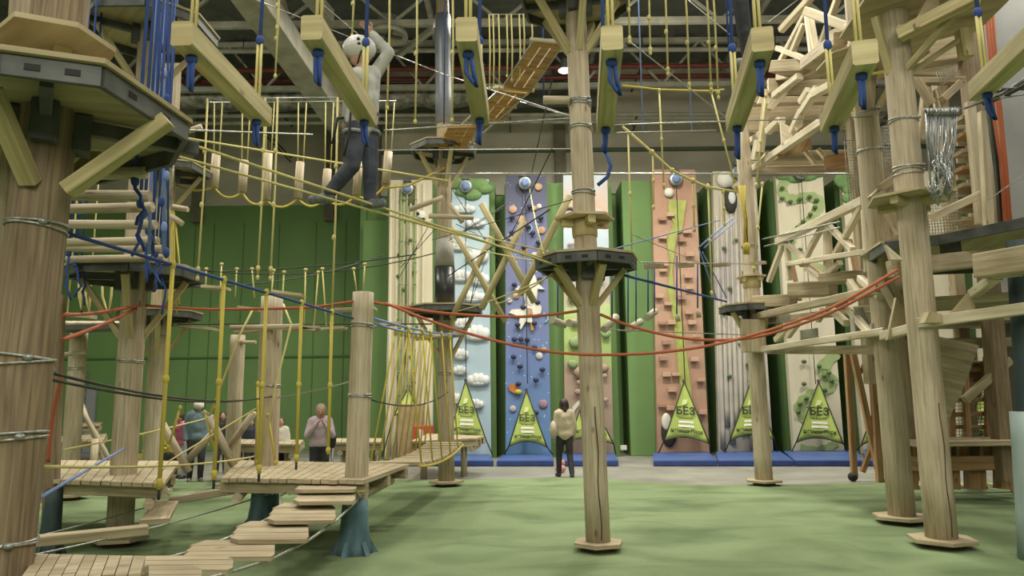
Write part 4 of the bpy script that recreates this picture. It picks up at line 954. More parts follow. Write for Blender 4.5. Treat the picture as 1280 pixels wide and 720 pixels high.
# ================================================================== cables (picture point + depth at both ends)
def cable(a, b, r, m, lab, s=0.0, name='steel_cable', grp=None, cat='cable'):
    p, q = P(*a), P(*b); return tag(MB().tube(sag(p, q, s, 18), r, 6).build(name, m), lab, cat, grp)
W = .009
cable((195, 166, 5.0), (700, 333, 8.0), .011, PYEL, 'upper pale yellow walking cable running from the left platform to the middle pole', name='walking_cable')
cable((188, 186, 4.9), (690, 326, 8.2), .010, PYEL, 'lower pale yellow walking cable under the climber to the middle pole', name='walking_cable')
cable((235, 300-6, 4.6), (700, 336, 8.1), .0, PYEL, 'x') if False else None
cable((455, 262, 6.6), (700, 318, 8.1), .008, PYEL, 'thin pale cable just above the walking cables near the middle pole', name='walking_cable')
cable((228, 172, 12), (560, 226, 14), .02, PYEL, 'slack pale yellow cable across the beige wall behind the hanging logs', name='walking_cable')
cable((220, 162, 5.2), (390, 168, 8), W, WIRE, 'thin pale steel cable above the hanging logs at the left')
cable((480, 163, 8.3), (735, 146, 8.3), W, WIRE, 'steel cable left of the middle pole just above the plank bridge end')
cable((440, 188, 12), (735, 186, 8.6), W, WIRE, 'horizontal steel cable crossing the beige wall behind the climber')
cable((540, 217, 14), (1060, 217, 14), .016, WIRE, 'long steel cable along the tops of the climbing walls')
cable((768, 156, 8.4), (1090, 146, 9.6), W, WIRE, 'upper steel cable from the middle pole to the right thick poles')
cable((770, 166, 8.4), (895, 163, 10), W, WIRE, 'second steel cable right of the middle pole, slightly lower')
cable((640, 124, 14.2), (735, 152, 8.4), W, WIRE, 'steel cable sloping from the plank bridge down to the middle pole')
cable((555, 93, 14), (735, 152, 8.3), W, WIRE, 'steel cable sloping behind the third hanging beam')
cable((320, 0, 11), (560, 95, 14), W, WIRE, 'steel cable sloping past the helmet of the climber')
cable((385, -10, 10), (470, 62, 12), W, WIRE, 'short steel cable sloping behind the raised arm')
cable((782, 48, 9), (918, 155, 12), W, WIRE, 'steel cable sloping down right between the middle and fifth hanging beams')
cable((860, 0, 12), (915, 45, 12), W, WIRE, 'short steel cable sloping behind the dark trousers')
cable((960, 28, 12), (1010, -10, 12), W, WIRE, 'steel cable rising at the top edge beside the white lit railing')
cable((764, 312, 8.3), (900, 275, 12), W, LBLU, 'pale blue cable rising right from the middle platform', name='guide_rope')
cable((690, 186, 8.4), (620, 332, 14), .008, DWIRE, 'dark stay wire falling left from the middle pole across the blue wall')
cable((690, 100, 9), (665, 215, 15), .012, DWIRE, 'dark stay wire falling to the top of the blue space wall')
cable((687, 262, 9), (560, 345, 14.2), .01, DWIRE, 'dark rope crossing the space wall to the padded pole')
cable((720, 248, 8.4), (540, 300, 14), .006, DWIRE, 'thin dark wire crossing to the cream bamboo wall') 
cable((885, 333, 11), (790, 293, 8.5), .006, WIRE, 'thin steel wire right of the middle pole by the terracotta wall')
cable((780, 344, 8.4), (908, 377, 13.6), .018, BLU, 'blue cable sloping from the middle platform to the small right platform', name='guide_rope')
cable((800, 328, 8.4), (940, 330, 13.5), W, WIRE, 'upper carrying cable of the small plank swings')
cable((752, 412, 8.35), (942, 419, 13.9), W, WIRE, 'short steel cable across the terracotta wall at mid height')
cable((955, 308, 13.6), (1050, 284, 10.6), .012, WIRE, 'pale cable from the small right platform to the left thick pole, lower')
cable((953, 299, 13.6), (1050, 277, 10.6), .012, WIRE, 'pale cable from the small right platform to the left thick pole, upper')
cable((64, 466, 4.4), (345, 494, 10), .011, DWIRE, 'dark steel cable crossing low from the thick left pole, upper one', .12)
cable((66, 475, 4.4), (332, 496, 10), .010, DWIRE, 'dark steel cable crossing low from the thick left pole, lower one', .1)
cable((345, 497, 9.9), (445, 475, 8.4), .008, WIRE, 'grey wire between the two short posts of the low platform', .02)
cable((465, 500, 8.4), (560, 490, 14.2), .01, DWIRE, 'dark wire from the teal footed post to the padded pole', .15)
cable((222, 405, 13), (540, 405, 14), .014, DWIRE, 'long thin dark cable across the left green wall at mid height')
cable((195, 358, 13), (480, 318, 17), .016, DWIRE, 'dark blue cable rising to the right across the green wall', .25)
cable((200, 330, 13), (545, 316, 14), .012, DWIRE, 'second dark cable rising to the right across the green wall', .3)
cable((50, 430, 4.2), (72, 468, 8.3), .01, WIRE, 'short wire from the thick left pole to the short brown post')
cable((50, 622, 4.2), (156, 560, 8.75), .011, LBLU, 'pale blue rope rising from the thick left pole to the low platform pole', name='guide_rope')
cable((52, 583, 4.3), (320, 570, 9.8), .011, PYEL, 'front yellow low line from the thick left pole past the V rope knots', .05, name='low_line')
cable((80, 562, 8.3), (270, 520, 11), .011, PYEL, 'rear yellow low line rising to the right behind the log pole', .02, name='low_line')
cable((212, 576, 9), (330, 505, 10), .011, PYEL, 'pale yellow line rising across the V shaped logs', name='low_line')
cable((1230, 130, 7.5), (1300, 95, 6.5), .02, DWIRE, 'dark bundled wires running off at the right edge near the orange hoses', .02)
cable((1235, 250, 9), (1300, 205, 9), .008, WIRE, 'thin wire in front of the grey wall pier')
# orange safety ropes
def orope(pts, lab):
    q = [P(*p) for p in pts]; out = []
    for i in range(len(q)-1):
        p0 = q[max(i-1, 0)]; p1 = q[i]; p2 = q[i+1]; p3 = q[min(i+2, len(q)-1)]
        for k in range(7):
            s_ = k/7; out.append(.5*((2*p1) + (p2-p0)*s_ + (2*p0-5*p1+4*p2-p3)*s_*s_ + (3*p1-p0-3*p2+p3)*s_**3))
    out.append(q[-1]); tag(MB().tube(out, .018, 6).build('orange_safety_rope', ORG), lab, 'rope', 'orange safety ropes')
orope([(182, 382, 8.75), (255, 386.5, 8.6), (330, 386, 8.5), (390, 384, 8.4), (441, 377, 8.2)], 'orange rope sagging from the rung bridge pole to the teal footed post')
orope([(467, 378, 8.4), (550, 391, 8.3), (640, 396, 8.3), (690, 393, 8.3), (728, 388, 8.25)], 'orange rope from the teal footed post to the middle pole')
orope([(482, 379, 8.35), (560, 409, 8.1), (640, 431, 7.9), (700, 441, 7.8), (760, 443.5, 7.8), (840, 439, 7.8), (930, 422, 7.8), (1040, 384, 7.9), (1122, 337, 8.0)], 'long lower orange rope dipping in front of the middle pole')
orope([(750, 393, 8.15), (790, 408, 8.1), (850, 422, 8.0), (905, 425, 8.0), (960, 418, 8.0), (1040, 390, 8.0), (1124, 346, 8.05)], 'orange rope from the middle pole to the big right platform')
orope([(78, 394, 6), (120, 391, 7.5), (176, 382, 8.75)], 'upper short orange rope left of the rung bridge pole')
orope([(78, 425, 6), (130, 405, 7.5), (170, 386, 8.75)], 'lower short orange rope left of the rung bridge pole')
orope([(77, 470, 6.2), (66, 520, 6.2), (60, 578, 6.2)], 'orange rope hanging along the thick left pole down to the low platform')
# blue main cable with thick yellow knotted ropes
A, B = P(85, 292, 4.4), P(441, 398, 8.15)
t = thing('knotted_rope_traverse', 'blue cable carrying thick yellow knotted hanging ropes in front of the left platforms', 'rope', (A+B)/2)
MB().tube(sag(A, B, .0), .013, 6).build('blue_cable', BLU, t)
for px, pyb in ((216, 612), (280, 600), (333, 592), (377, 578), (415, 568)):
    lo, hi = 0, 1
    for _ in range(30):
        m_ = (lo+hi)/2
        if proj(A.lerp(B, m_))[0] < px: lo = m_
        else: hi = m_
    p = A.lerp(B, lo); q = P(px - (575-px)*.0172*(pyb-350)/100, pyb, p.y); e = V((p.x, p.y, q.z))
    mb = MB(); knotted(mb, p, e, .017, (.0, .52, .97), 1.55); ko = mb.build('knotted_rope', YEL, t)
    MB().tube([e, e - V((0, 0, .07))], .012, 6).build('black_rope_end', DARKP, ko)
# thin yellow knotted ropes hung from high cables, upper middle
def rope_run(tops, Y, z_top, lab, m=PYEL, r=.012, name='knotted_rope_set', knot=(.5,), cableline=True):
    """tops: (px, py_bottom)"""
    t = thing(name, lab, 'rope', P(tops[0][0], tops[0][1], Y)); first = last = None
    for (px, py) in tops:
        e = P(px, py, Y); p = V((e.x, e.y, z_top)); mb = MB(); mb.tube([p, p.lerp(e, .5) + V((.012, 0, 0)), e], r, 6)
        for k in knot: mb.blob(p.lerp(e, k), (r*2.1, r*2.1, r*3), 8, 6)
        mb.blob(e, (r*1.8, r*1.8, r*2.6), 8, 6)
        mb.build('hanging_rope', m, t); first = first or p; last = p
    MB().tube([first, last], .008, 6).build('carrying_wire', WIRE, t)
rope_run([(247, 348), (322, 347), (338, 348), (414, 420)], 8, 5.2, 'long thin yellow knotted ropes hanging before the left green wall', knot=(.3, .6, .95))
rope_run([(345, 48), (344, 95), (440, 45), (484, 135), (519, 152), (565, 150)], 8, 7.0, 'thin yellow ropes of uneven length hanging around the helmeted climber', knot=(.6,))
rope_run([(612, 110), (617, 110), (624, 108), (634, 95), (640, 100), (650, 98), (655, 70), (665, 65)], 11.5, 8.2, 'pale yellow suspension ropes above the climbing plank bridge', knot=())
rope_run([(787, 52), (813, 66), (835, 92), (862, 112), (889, 112), (898, 122)], 8, 7.2, 'row of pale yellow ropes right of the fourth hanging beam', knot=(.7, .97))
# ropes with yellow top-line at 770-905, y 108 and long lines down
t = thing('yellow_net_line', 'yellow rope line with long drops hanging in front of the terracotta wall', 'rope', P(830, 112, 11))
MB().tube([P(778, 107, 11), P(824, 112, 11), P(890, 114, 11), P(905, 112, 11)], .016, 6).build('top_line', YEL, t)
for a, b in (((824, 113), (830, 237)), ((889, 115), (921, 238)), ((785, 165), (790, 322)), ((816, 190), (817, 262)), ((866, 225), (868, 290)), ((885, 232), (890, 372)), ((904, 240), (906, 282)), ((953, 230), (942, 340)), ((957, 120), (945, 236))):
    mb = MB(); knotted(mb, P(*a, 11), P(*b, 11), .014, (0, .5, .96), 2); mb.build('drop_rope', PYEL, t)
pts = [P(778, 158, 11), P(815, 190, 11), P(840, 213, 11), P(866, 226, 11), P(885, 234, 11), P(922, 240, 11)]
MB().tube(pts, .02, 6).build('slanting_line', PYEL, t)
for p in pts[1:5]: MB().blob(p, .045, 8, 6).build('rope_knot', PYEL, t)
mb = MB(); [mb.tube([P(922+k*3, 232, 11), P(931+math.sin(k)*3, 275, 11), P(930+k*2, 318, 11)], .014, 6) for k in range(4)]; mb.blob(P(933, 309, 11), (.06, .05, .08), 8, 6); mb.build('yellow_rope_coil', YEL, t)
t2 = MB(); t2.tube([P(873, 309, 11.5), P(896, 375, 13)], .012, 6); t2.tube([P(878, 315, 11.5), P(908, 372, 13)], .012, 6); t2.tube([P(875, 308, 11.5), P(916, 272, 13)], .014, 6); t2.tube([P(880, 310, 11.5), P(920, 276, 13)], .012, 6)
tag(t2.build('crossing_stay_ropes', LBLU), 'pale crossing stay ropes knotted over the dark gap right of the terracotta wall', 'rope')
# upper blue vertical ropes
for i, (px, y0, y1, Y, lab) in enumerate(((697, -60, 215, 11, 'x'), (804, 95, 167, 12, 'pale blue rope end hanging right of the fourth beam, left one'), (865, 35, 165, 12, 'pale blue rope hanging over the beige wall, right one'), (913, 20, 95, 9, 'blue rope beside the dark trousers at the top'), (555, 55, 155, 13, 'blue rope on the pale sleeve of the padded pole'), (680, 15, 135, 12, 'blue rope left of the white lamp'))):
    if lab == 'x': continue
    e_ = P(px, y1, Y); tag(MB().tube([V((e_.x, e_.y, 12.5)), V((e_.x+.01, e_.y, (12.5+e_.z)/2)), e_], .013, 6).build('blue_rope', BLU if i > 2 else LBLU), lab, 'rope', 'loose blue ropes')
# ================================================================== hanging vertical logs (upper left)
t = thing('hanging_log_steps', 'row of short upright logs hung on yellow ropes before the beige wall', 'bridge', P(370, 240, 13.8))
prev = None; Yh = 13.8
L = [(269, 193, 234, 192), (304, 201, 240, 200), (334, 192, 250, 190), (374, 203, 248, 200), (408, 212, 248, 210), (447, 198, 244, 195), (484, 190, 230, 188)]
for (px, y0, y1, _) in L:
    a, b = P(px+1.5, y0, Yh), P(px-1.5, y1, Yh)
    MB().log(a, b, .085, .085, 12, wob=.02).build('upright_log', LOG, t)
    rp = MB(); rp.tube([a + V((-.05, 0, 0)), P(px-1, 128, Yh)], .012, 5); rp.tube([a + V((.06, 0, 0)), P(px+9, 128, Yh)], .012, 5); rp.build('hanging_cord', PYEL, t)
    if prev is not None:
        MB().tube(sag(prev, b, .16, 10), .022, 6).build('slack_yellow_rope', YEL, t)
    prev = b
MB().tube(sag(P(215, 228, Yh), P(268, 233, Yh), .12, 8), .022, 6).build('slack_yellow_rope', YEL, t)
MB().tube([P(480, 235, Yh), P(510, 232, Yh), P(548, 214, 14.2), P(556, 210, 14.2)], .024, 6).build('slack_yellow_rope', YEL, t)
MB().tube([P(262, 128, Yh), P(495, 126, Yh)], .01, 6).build('carrying_wire', WIRE, t)
# small plank swings with yellow ropes, left green wall (y 390-415)
t = thing('plank_swing_bridge', 'row of small hanging planks on yellow ropes before the green wall at mid height', 'bridge', P(370, 400, 13.5))
for (x0, y0, x1, y1) in ((222, 407, 270, 412), (300, 385, 325, 388), (375, 410, 397, 413), (420, 388, 470, 386), (448, 410, 500, 404), (405, 412, 432, 410), (255, 359, 285, 361), (342, 365, 380, 370), (296, 415, 400, 410)):
    a, b = P(x0, y0, 13.5), P(x1, y1, 13.5); MB().beam(a, b, .3, .05).build('swing_plank', PLK, t)
for (x0, y0, x1, y1) in ((342, 338, 337, 392), (355, 340, 352, 390), (382, 337, 380, 408), (398, 340, 392, 410), (403, 336, 408, 408), (442, 336, 446, 366), (456, 330, 454, 366), (277, 330, 274, 400), (296, 336, 294, 372), (315, 336, 318, 372), (258, 336, 257, 360)):
    mb = MB(); mb.tube([P(x0, y0, 13.5), P(x1, y1, 13.5)], .014, 5); mb.blob(P(x0, y0, 13.5), (.04, .03, .03), 8, 5); mb.build('swing_rope', PYEL, t)
MB().tube(sag(P(195, 340, 13.5), P(520, 318, 13.6), .1), .012, 6).build('carrying_wire', DWIRE, t)
# cross bars on short posts with yellow stay ropes
for (x0, y0, x1, y1, Y, lab) in ((288, 410, 375, 408, 9.7, 'thin log crossbar fixed on the blue footed short post'), (81, 443, 108, 440, 12.7, 'thin log peg on the far left short post'), (300, 428, 320, 428, 14.3, 'small log peg behind the blue footed post')):
    tag(MB().log(P(x0, y0, Y), P(x1, y1, Y), .038, .038, 12).build('log_crossbar', LOG), lab, 'log')
t = thing('rope_stays', 'pair of yellow stay ropes spread from the top of the blue footed post', 'rope', P(338, 400, 9.7))
MB().tube([P(317, 385, 9.7), P(300, 418, 9.6), P(262, 520, 9.4)], .015, 6).build('stay_rope', PYEL, t); MB().tube([P(354, 380, 9.7), P(364, 405, 9.6), P(345, 480, 9.5), P(330, 560, 9.4)], .015, 6).build('stay_rope', PYEL, t)
# V-shaped logs low at left (260-330, y 520-590)
for i, (x0, y0, x1, y1, Y, lab) in enumerate(((203, 530, 236, 590, 9.6, 'slanting log leaning down right before the pink jacket'), (272, 535, 232, 578, 9.8, 'slanting log leaning down left in front of the capped man'), (262, 520, 292, 582, 9.5, 'slanting log ending at the low platform corner'), (318, 515, 280, 568, 10.2, 'slanting log leaning left beside the blue footed post'), (96, 500, 146, 590, 16.9, 'slanting log far left before the green wall'), (102, 505, 134, 589, 17.0, 'short slanting log near the grey door'))):
    tag(MB().log(P(x0, y0, Y), P(x1, y1, Y), .05, .05, 12).build('slanting_log', LOG), lab, 'log', 'slanting logs')
t = thing('hanging_v_ropes', 'yellow knotted ropes tied to the slanting logs at the left', 'rope', P(270, 560, 9.6))
for (x0, y0, x1, y1) in ((256, 516, 270, 570), (225, 510, 210, 560), (270, 510, 268, 590), (335, 520, 345, 580), (322, 480, 322, 580)):
    mb = MB(); knotted(mb, P(x0, y0, 9.5), P(x1, y1, 9.5), .016, (0, .97), 1.6); mb.build('knotted_rope', YEL, t)
# yellow rope bundle right of the rung bridge (205-225, 255-400)
t = thing('yellow_rope_bundle', 'bundle of yellow ropes hanging beside the far left platform', 'rope', P(214, 380, 11))
for k in range(8):
    a, b = P(208+k*1.6, 262 + (k % 3)*14, 11), P(203+k*3, 392 - (k % 2)*12, 11); MB().tube([a, a.lerp(b, .5) + V((.03*math.sin(k*2), 0, 0)), b], .014, 5).build('bundle_rope', YEL, t)
MB().blob(P(216, 337, 11), (.09, .07, .09), 10, 8).build('bundle_knot', YEL, t)
for (x0, x1, yb) in ((127, 142, 396), (98, 104, 390), (112, 110, 393)):
    MB().tube([P(x0, 320, 11), P(x0+1, 370, 11), P((x0+x1)/2+1, yb, 11), P(x1-3, 370, 11), P(x1, 325, 11)], .02, 6).build('hanging_loop', PYEL, t)
MB().tube([P(214, 262, 11), P(218, 180, 11)], .012, 6).build('carrying_wire', WIRE, t)
for i, (x0, y0, x1, y1) in enumerate(((216, 259, 235, 262), (214, 270, 228, 280), (232, 165, 252, 158))):
    tag(MB().log(P(x0, y0, 11), P(x1, y1, 11), .045, .045, 10).build('log_peg', LOG), ['upper small log peg right of the blue rope bundle', 'lower small log peg right of the blue rope bundle', 'small log peg at the corner of the left foreground platform'][i], 'log', 'log pegs')
for i, (x, y0, y1) in enumerate(((237, 400, 480), (243, 405, 480), (100, 350, 372))):
    pass
# far bridge planks left (75-200,y 395-412)
t = thing('far_plank_walkway', 'grey plank walkway behind the thick left pole at mid height', 'bridge', P(120, 405, 12.5))
MB().beam(P(76, 411, 12.5), P(160, 409, 12.5), .5, .1).build('side_beam', STEEL, t)
for k in range(8): MB().beam(P(80+k*10, 405, 12.3), P(86+k*10, 402.5, 12.9), .14, .04).build('tread_plank', PLK, t)
t = thing('hanging_plank', 'single hanging plank just above the grey plank walkway at the left', 'plank', P(96, 395, 11)); MB().beam(P(76, 393, 11), P(117, 396, 11), .2, .06).build('plank_board', PLK, t)
for px in (84, 110): q = P(px, 394, 11); MB().tube([q, V((q.x, q.y, 6.4))], .012, 5).build('hanging_cord', PYEL, t)
# ================================================================== X crossing logs between padded pole and middle pole
t = thing('crossed_log_bridge', 'bridge of crossed thin logs hung between the padded pole and the middle pole', 'bridge', P(630, 340, 12))
for (x0, y0, x1, y1, Y) in ((565, 285, 632, 402, 12.6), (614, 296, 565, 398, 12.8), (602, 255, 668, 378, 11.2), (655, 276, 602, 386, 11.4), (712, 245, 650, 368, 10.2)):
    MB().log(P(x0, y0, Y), P(x1, y1, Y), .055, .05, 12).build('crossed_log', BEAM, t)
for (a, b) in (((700, 340, 8.4), (560, 392, 14)), ((698, 330, 8.4), (560, 300, 14)), ((690, 342, 8.4), (620, 380, 12))):
    MB().tube(sag(P(*a), P(*b), .05), .010, 6).build('bridge_cable', PYEL, t)
MB().tube([P(662, 236, 20), P(670, 280, 14), P(680, 318, 8.6)], .012, 6).build('pale_stay', PYEL, t)
for (x0, y0, x1, y1, Y, lab) in ((512, 262, 554, 247, 13.5, 'short log step slanting left of the padded pole top'), (536, 270, 592, 272, 13.8, 'short level log step across the padded pole'), (562, 255, 578, 278, 13.8, 'very short log step right of the padded pole'), (712, 142-17, 679, 125, 8.2, 'short pale log peg left of the middle pole top')):
    tag(MB().log(P(x0, y0, Y), P(x1, y1, Y), .05, .05, 12).build('log_step', LOG), lab, 'log', 'short log steps')
# thin dark wires fan near 690,300
t = thing('stay_wire_fan', 'fan of thin dark wires from the padded pole over the cloud wall', 'cable', P(590, 300, 14))
for (a, b) in (((564, 235), (632, 340)), ((562, 300), (640, 250)), ((540, 275), (500, 345)), ((545, 285), (500, 335)), ((585, 320), (620, 395)), ((600, 320), (585, 395)), ((570, 280), (610, 300)), ((628, 260), (580, 290)), ((605, 330), (588, 380))):
    MB().tube([P(*a, 14), P(*b, 14)], .008, 5).build('stay_wire', DWIRE, t)
# small plank swings right of the middle pole
t = thing('small_plank_swings', 'row of small plank steps on thin cables between the middle pole and right pole', 'bridge', P(880, 332, 11))
Yl = [9.3, 10.1, 11.2, 12.4]
for (px, py), Y in zip(((818, 333), (856, 332), (902, 331), (948, 329)), Yl):
    a = P(px-3, py, Y-.16); b = P(px+3, py, Y+.16); MB().beam(a, b, .2, .06).build('step_plank', PLK, t)
# white swings low
t = thing('hanging_log_swings', 'short pale logs hung on thin blue ropes right and left of the middle pole', 'swing', P(790, 405, 11))
for (x0, y0, x1, y1, r) in ((690, 400, 705, 406, .06), (785, 412, 801, 402, .055), (809, 397, 819, 389, .055), (711, 404, 719, 404, .06), (755, 412, 770, 396, .06)):
    MB().log(P(x0, y0, 11), P(x1, y1, 11.3), r, r, 12).build('swing_log', mat('pale_log_end', '#b8b19a', '#a59e88', scale=(6, 6, 6)), t)
for (px, y0, y1) in ((785, 328, 404), (795, 328, 402), (810, 328, 392), (818, 328, 390), (846, 320, 395), (872, 328, 385), (697, 330, 400), (765, 328, 400)):
    MB().tube([P(px, y0, 11.1), P(px, y1, 11.1)], .012, 5).build('blue_cord', BLU, t)
for (px, py) in ((846, 397), (872, 392)): MB().log(P(px, py-4, 11.1), P(px+2, py+5, 11.1), .04, .04, 8).build('cord_toggle', LOG, t)
# ================================================================== climbing plank bridge (amber)
t = thing('climbing_plank_bridge', 'amber plank bridge climbing from the padded pole up to the middle pole top', 'bridge', P(640, 110, 12))
def ppanel(c0, c1, c2, c3, Y0, Y1, n=3):
    a0, a1, b1, b0 = P(*c0, Y0), P(*c1, Y0), P(*c2, Y1), P(*c3, Y1)
    for k in range(n):
        f0, f1 = k/n+.02, (k+.92)/n; MB().plate([a0.lerp(a1, f0), a0.lerp(a1, f1), b0.lerp(b1, f1), b0.lerp(b1, f0)], .05).build('walk_plank', YPLY, t)
    for f in (.03, .5, .97):
        MB().beam(a0.lerp(b0, f) - V((0, 0, .03)), a1.lerp(b1, f) - V((0, 0, .03)), .07, .04).build('cross_batten', YPLY, t)
ppanel((629, 108), (664, 113), (704, 55), (667, 51), 12.4, 10.6)
ppanel((594, 145), (630, 150), (662, 114), (622, 110), 13.2, 12.5)
ppanel((548, 182), (582, 186), (600, 156), (560, 157), 14.0, 13.3)
MB().beam(P(618, 109, 12.4), P(668, 113, 12.4), .08, .06).build('end_batten', WTIM, t)
MB().beam(P(662, 50, 10.6), P(708, 54, 10.6), .08, .06).build('end_batten', WTIM, t)
for (a, b, c) in (((629, 108, 12.4), (548, 182, 14.0), 0), ((664, 113, 12.4), (582, 186, 14), 0), ((667, 51, 10.6), (629, 108, 12.4), 0), ((704, 55, 10.6), (664, 113, 12.4), 0)):
    MB().tube([P(*a), P(*b)], .018, 6).build('side_cable', WIRE, t)
# ================================================================== sagging rope bridge (465-600, y 545-575)
t = thing('sagging_rope_bridge', 'sagging plank bridge with yellow side ropes from the low platform to the padded pole', 'bridge', P(520, 570, 11))
A0, A1 = gz(458, 575, .82), gz(500, 578, .82); B0, B1 = gz(548, 547, .84), gz(585, 552, .84)
A0 = V((-1.98, 9.95, .84)); A1 = V((-1.28, 9.95, .84)); B0 = V((-1.62, 13.8, .88)); B1 = V((-.95, 13.8, .88))
def bsag(f): return V((0, 0, -.10*4*f*(1-f)))
nb_ = 15
for k in range(nb_):
    f = (k+.5)/nb_; a, b = A0.lerp(B0, f)+bsag(f), A1.lerp(B1, f)+bsag(f)
    MB().beam(a, b, .2, .05).build('tread_plank', PLK, t)
for S0, S1 in ((A0, B0), (A1, B1)):
    MB().tube([S0.lerp(S1, k/12)+bsag(k/12) - V((0, 0, .04)) for k in range(13)], .02, 6).build('carrying_rope', YEL, t)
T0, T1 = P(467, 404, 8.6), P(548, 418, 14.2); T2, T3 = P(467, 398, 8.5), P(575, 418, 14.2)
MB().tube(sag(T0, T1, .05), .016, 6).build('hand_cable', LBLU, t); MB().tube(sag(T2, T3, .05), .016, 6).build('hand_cable', LBLU, t)
for k in range(10):
    f = (k+.4)/10; fl = max(0, min(1, (T0.lerp(T1, f).y - 9.2)/4.55))
    for (U0, U1, S0, S1) in ((T0, T1, A0, B0), (T2, T3, A1, B1)):
        if U0 is T2 and k % 2: continue
        q = S0.lerp(S1, f)+bsag(f); p = U0.lerp(U1, max(.0, min(1, (q.y-U0.y)/(U1.y-U0.y)+random.uniform(-.02, .02))))
        mb = MB(); mb.tube([p, p.lerp(q, .5), q], .013, 6); mb.blob(p.lerp(q, .04), (.03, .03, .05), 8, 6); mb.build('side_rope', YEL, t)
MB().log(P(518, 423, 13), P(578, 418, 14.0), .05, .05, 12).build('spreader_log', LOGG, t)
# ================================================================== timber bridges and tower at the right
def BM(mb, a, b, w_=.1, h_=.1): mb.beam(P(*a), P(*b), w_, h_); return mb
def part(nm, a, b, w_, h_, m, t): return BM(MB(), a, b, w_, h_).build(nm, m, t)
def gus(nm, pts, Y, th, m, t, dy=0):
    return MB().plate([P(x, y, Y + dy*i/(max(1, len(pts)-1))) for i, (x, y) in enumerate(pts)], th).build(nm, m, t)
# -- mid level truss bridge, from the small right platform to the left thick pole
t = thing('timber_truss_bridge', 'pale timber truss bridge with zigzag railing left of the thick poles', 'bridge', P(1030, 350, 11.5))
def Yx(px): return 13.6 + (px-950)*(9.6-13.6)/(1100-950)
part('top_rail', (972, 302, Yx(972)), (1080, 251, Yx(1080)), .11, .13, WTIM, t)
part('bottom_rail', (985, 330, Yx(985)), (1100, 312, Yx(1100)), .09, .08, WTIM, t)
for x0, y0, x1, y1 in ((980, 302, 961, 352), (981, 303, 1010, 328), (1031, 277, 1002, 332), (1031, 278, 1066, 312), (1078, 257, 1042, 322), (1033, 280, 1034, 345), (1050, 328, 1028, 350), (1008, 335, 1030, 352)):
    part('railing_brace', (x0, y0, Yx(x0)), (x1, y1, Yx(x1)), .09, .08, WTIM, t)
for x in (983, 1034, 1081): part('railing_post', (x, 262+(1081-x)*.36, Yx(x)), (x+4, 350-(x-983)*.1, Yx(x)), .09, .09, WTIM, t)
# rear railing
for x0, y0, x1, y1 in ((990, 330, 1000, 375), (1062, 300, 1072, 350), (1010, 330, 1035, 350)): part('rear_railing_brace', (x0, y0, Yx(x0)+1), (x1, y1, Yx(x1)+1), .07, .07, OTIM, t)
for x0, y0, x1, y1, w_, h_ in ((945, 378, 992, 376, .35, .22), (990, 363, 1042, 361, .38, .24), (1030, 349, 1085, 345, .4, .16)):
    part('deck_timber', (x0, y0, Yx(x0)), (x1, y1, Yx(x0)-.5), w_, h_, PLK, t)
part('stringer', (944, 396, Yx(944)), (1100, 362, Yx(1100)), .12, .12, PLK, t)
part('stringer', (950, 402, Yx(944)+.9), (1100, 385, Yx(1100)+.9), .12, .12, PLK, t)
part('lower_chord', (950, 437, Yx(950)), (1108, 414, Yx(1108)), .1, .1, WTIM, t)
part('rear_lower_chord', (960, 438, Yx(960)+1), (1108, 437, Yx(1108)+1.2), .12, .14, PLK, t)
for x0, y0, x1, y1 in ((970, 425, 990, 405), (1022, 400, 1030, 388), (1060, 385, 1090, 420), (1040, 388, 1058, 404), (985, 420, 1000, 400), (1075, 348, 1100, 370), (1062, 352, 1075, 372)):
    part('under_brace', (x0, y0, Yx(x0)), (x1, y1, Yx(x1)), .09, .1, WTIM, t)
for pts in (((1000, 413), (1022, 410), (1023, 428), (1001, 433)), ((1032, 373), (1058, 368), (1059, 386), (1033, 392)), ((970, 387), (986, 384), (987, 404), (971, 403)), ((1067, 386), (1078, 384), (1088, 412), (1070, 423), (1066, 400)), ((1088, 405), (1096, 402), (1097, 418), (1089, 420))):
    gus('steel_gusset', pts, Yx(pts[0][0])-.12, .04, mat('pale_steel_gusset', '#b0afa2', '#9b9a8d', rough=.5, metal=.2, scale=(4, 4, 4)), t)
part('support_post', (940, 400, 13.6), (942, 440, 13.6), .4, .3, PLK, t)
# -- horizontal ring beam continuing right
t = thing('lower_ring_timber', 'level pale timber tie with plywood gussets between and right of the thick poles', 'beam', P(1190, 410, 8.4))
part('tie_timber', (1104, 420, 9.2), (1150, 408, 8.3), .1, .11, WTIM, t); part('tie_timber', (1150, 404, 8.2), (1300, 383, 7.2), .1, .12, WTIM, t)
gus('plywood_gusset', ((1183, 397), (1214, 362), (1219, 399), (1186, 404)), 8.0, .05, PLY, t)
gus('plywood_gusset', ((1152, 404), (1158, 390), (1176, 394), (1177, 404)), 8.0, .12, PLY, t)
gus('plywood_gusset', ((1108, 425), (1119, 372), (1135, 398), (1134, 408)), 8.9, .05, PLY, t)
part('diagonal_timber', (1216, 368, 8.0), (1246, 345, 7.5), .1, .1, WTIM, t)
part('diagonal_timber', (1100, 348, 9.4), (1128, 398, 9.2), .1, .1, PLK, t)
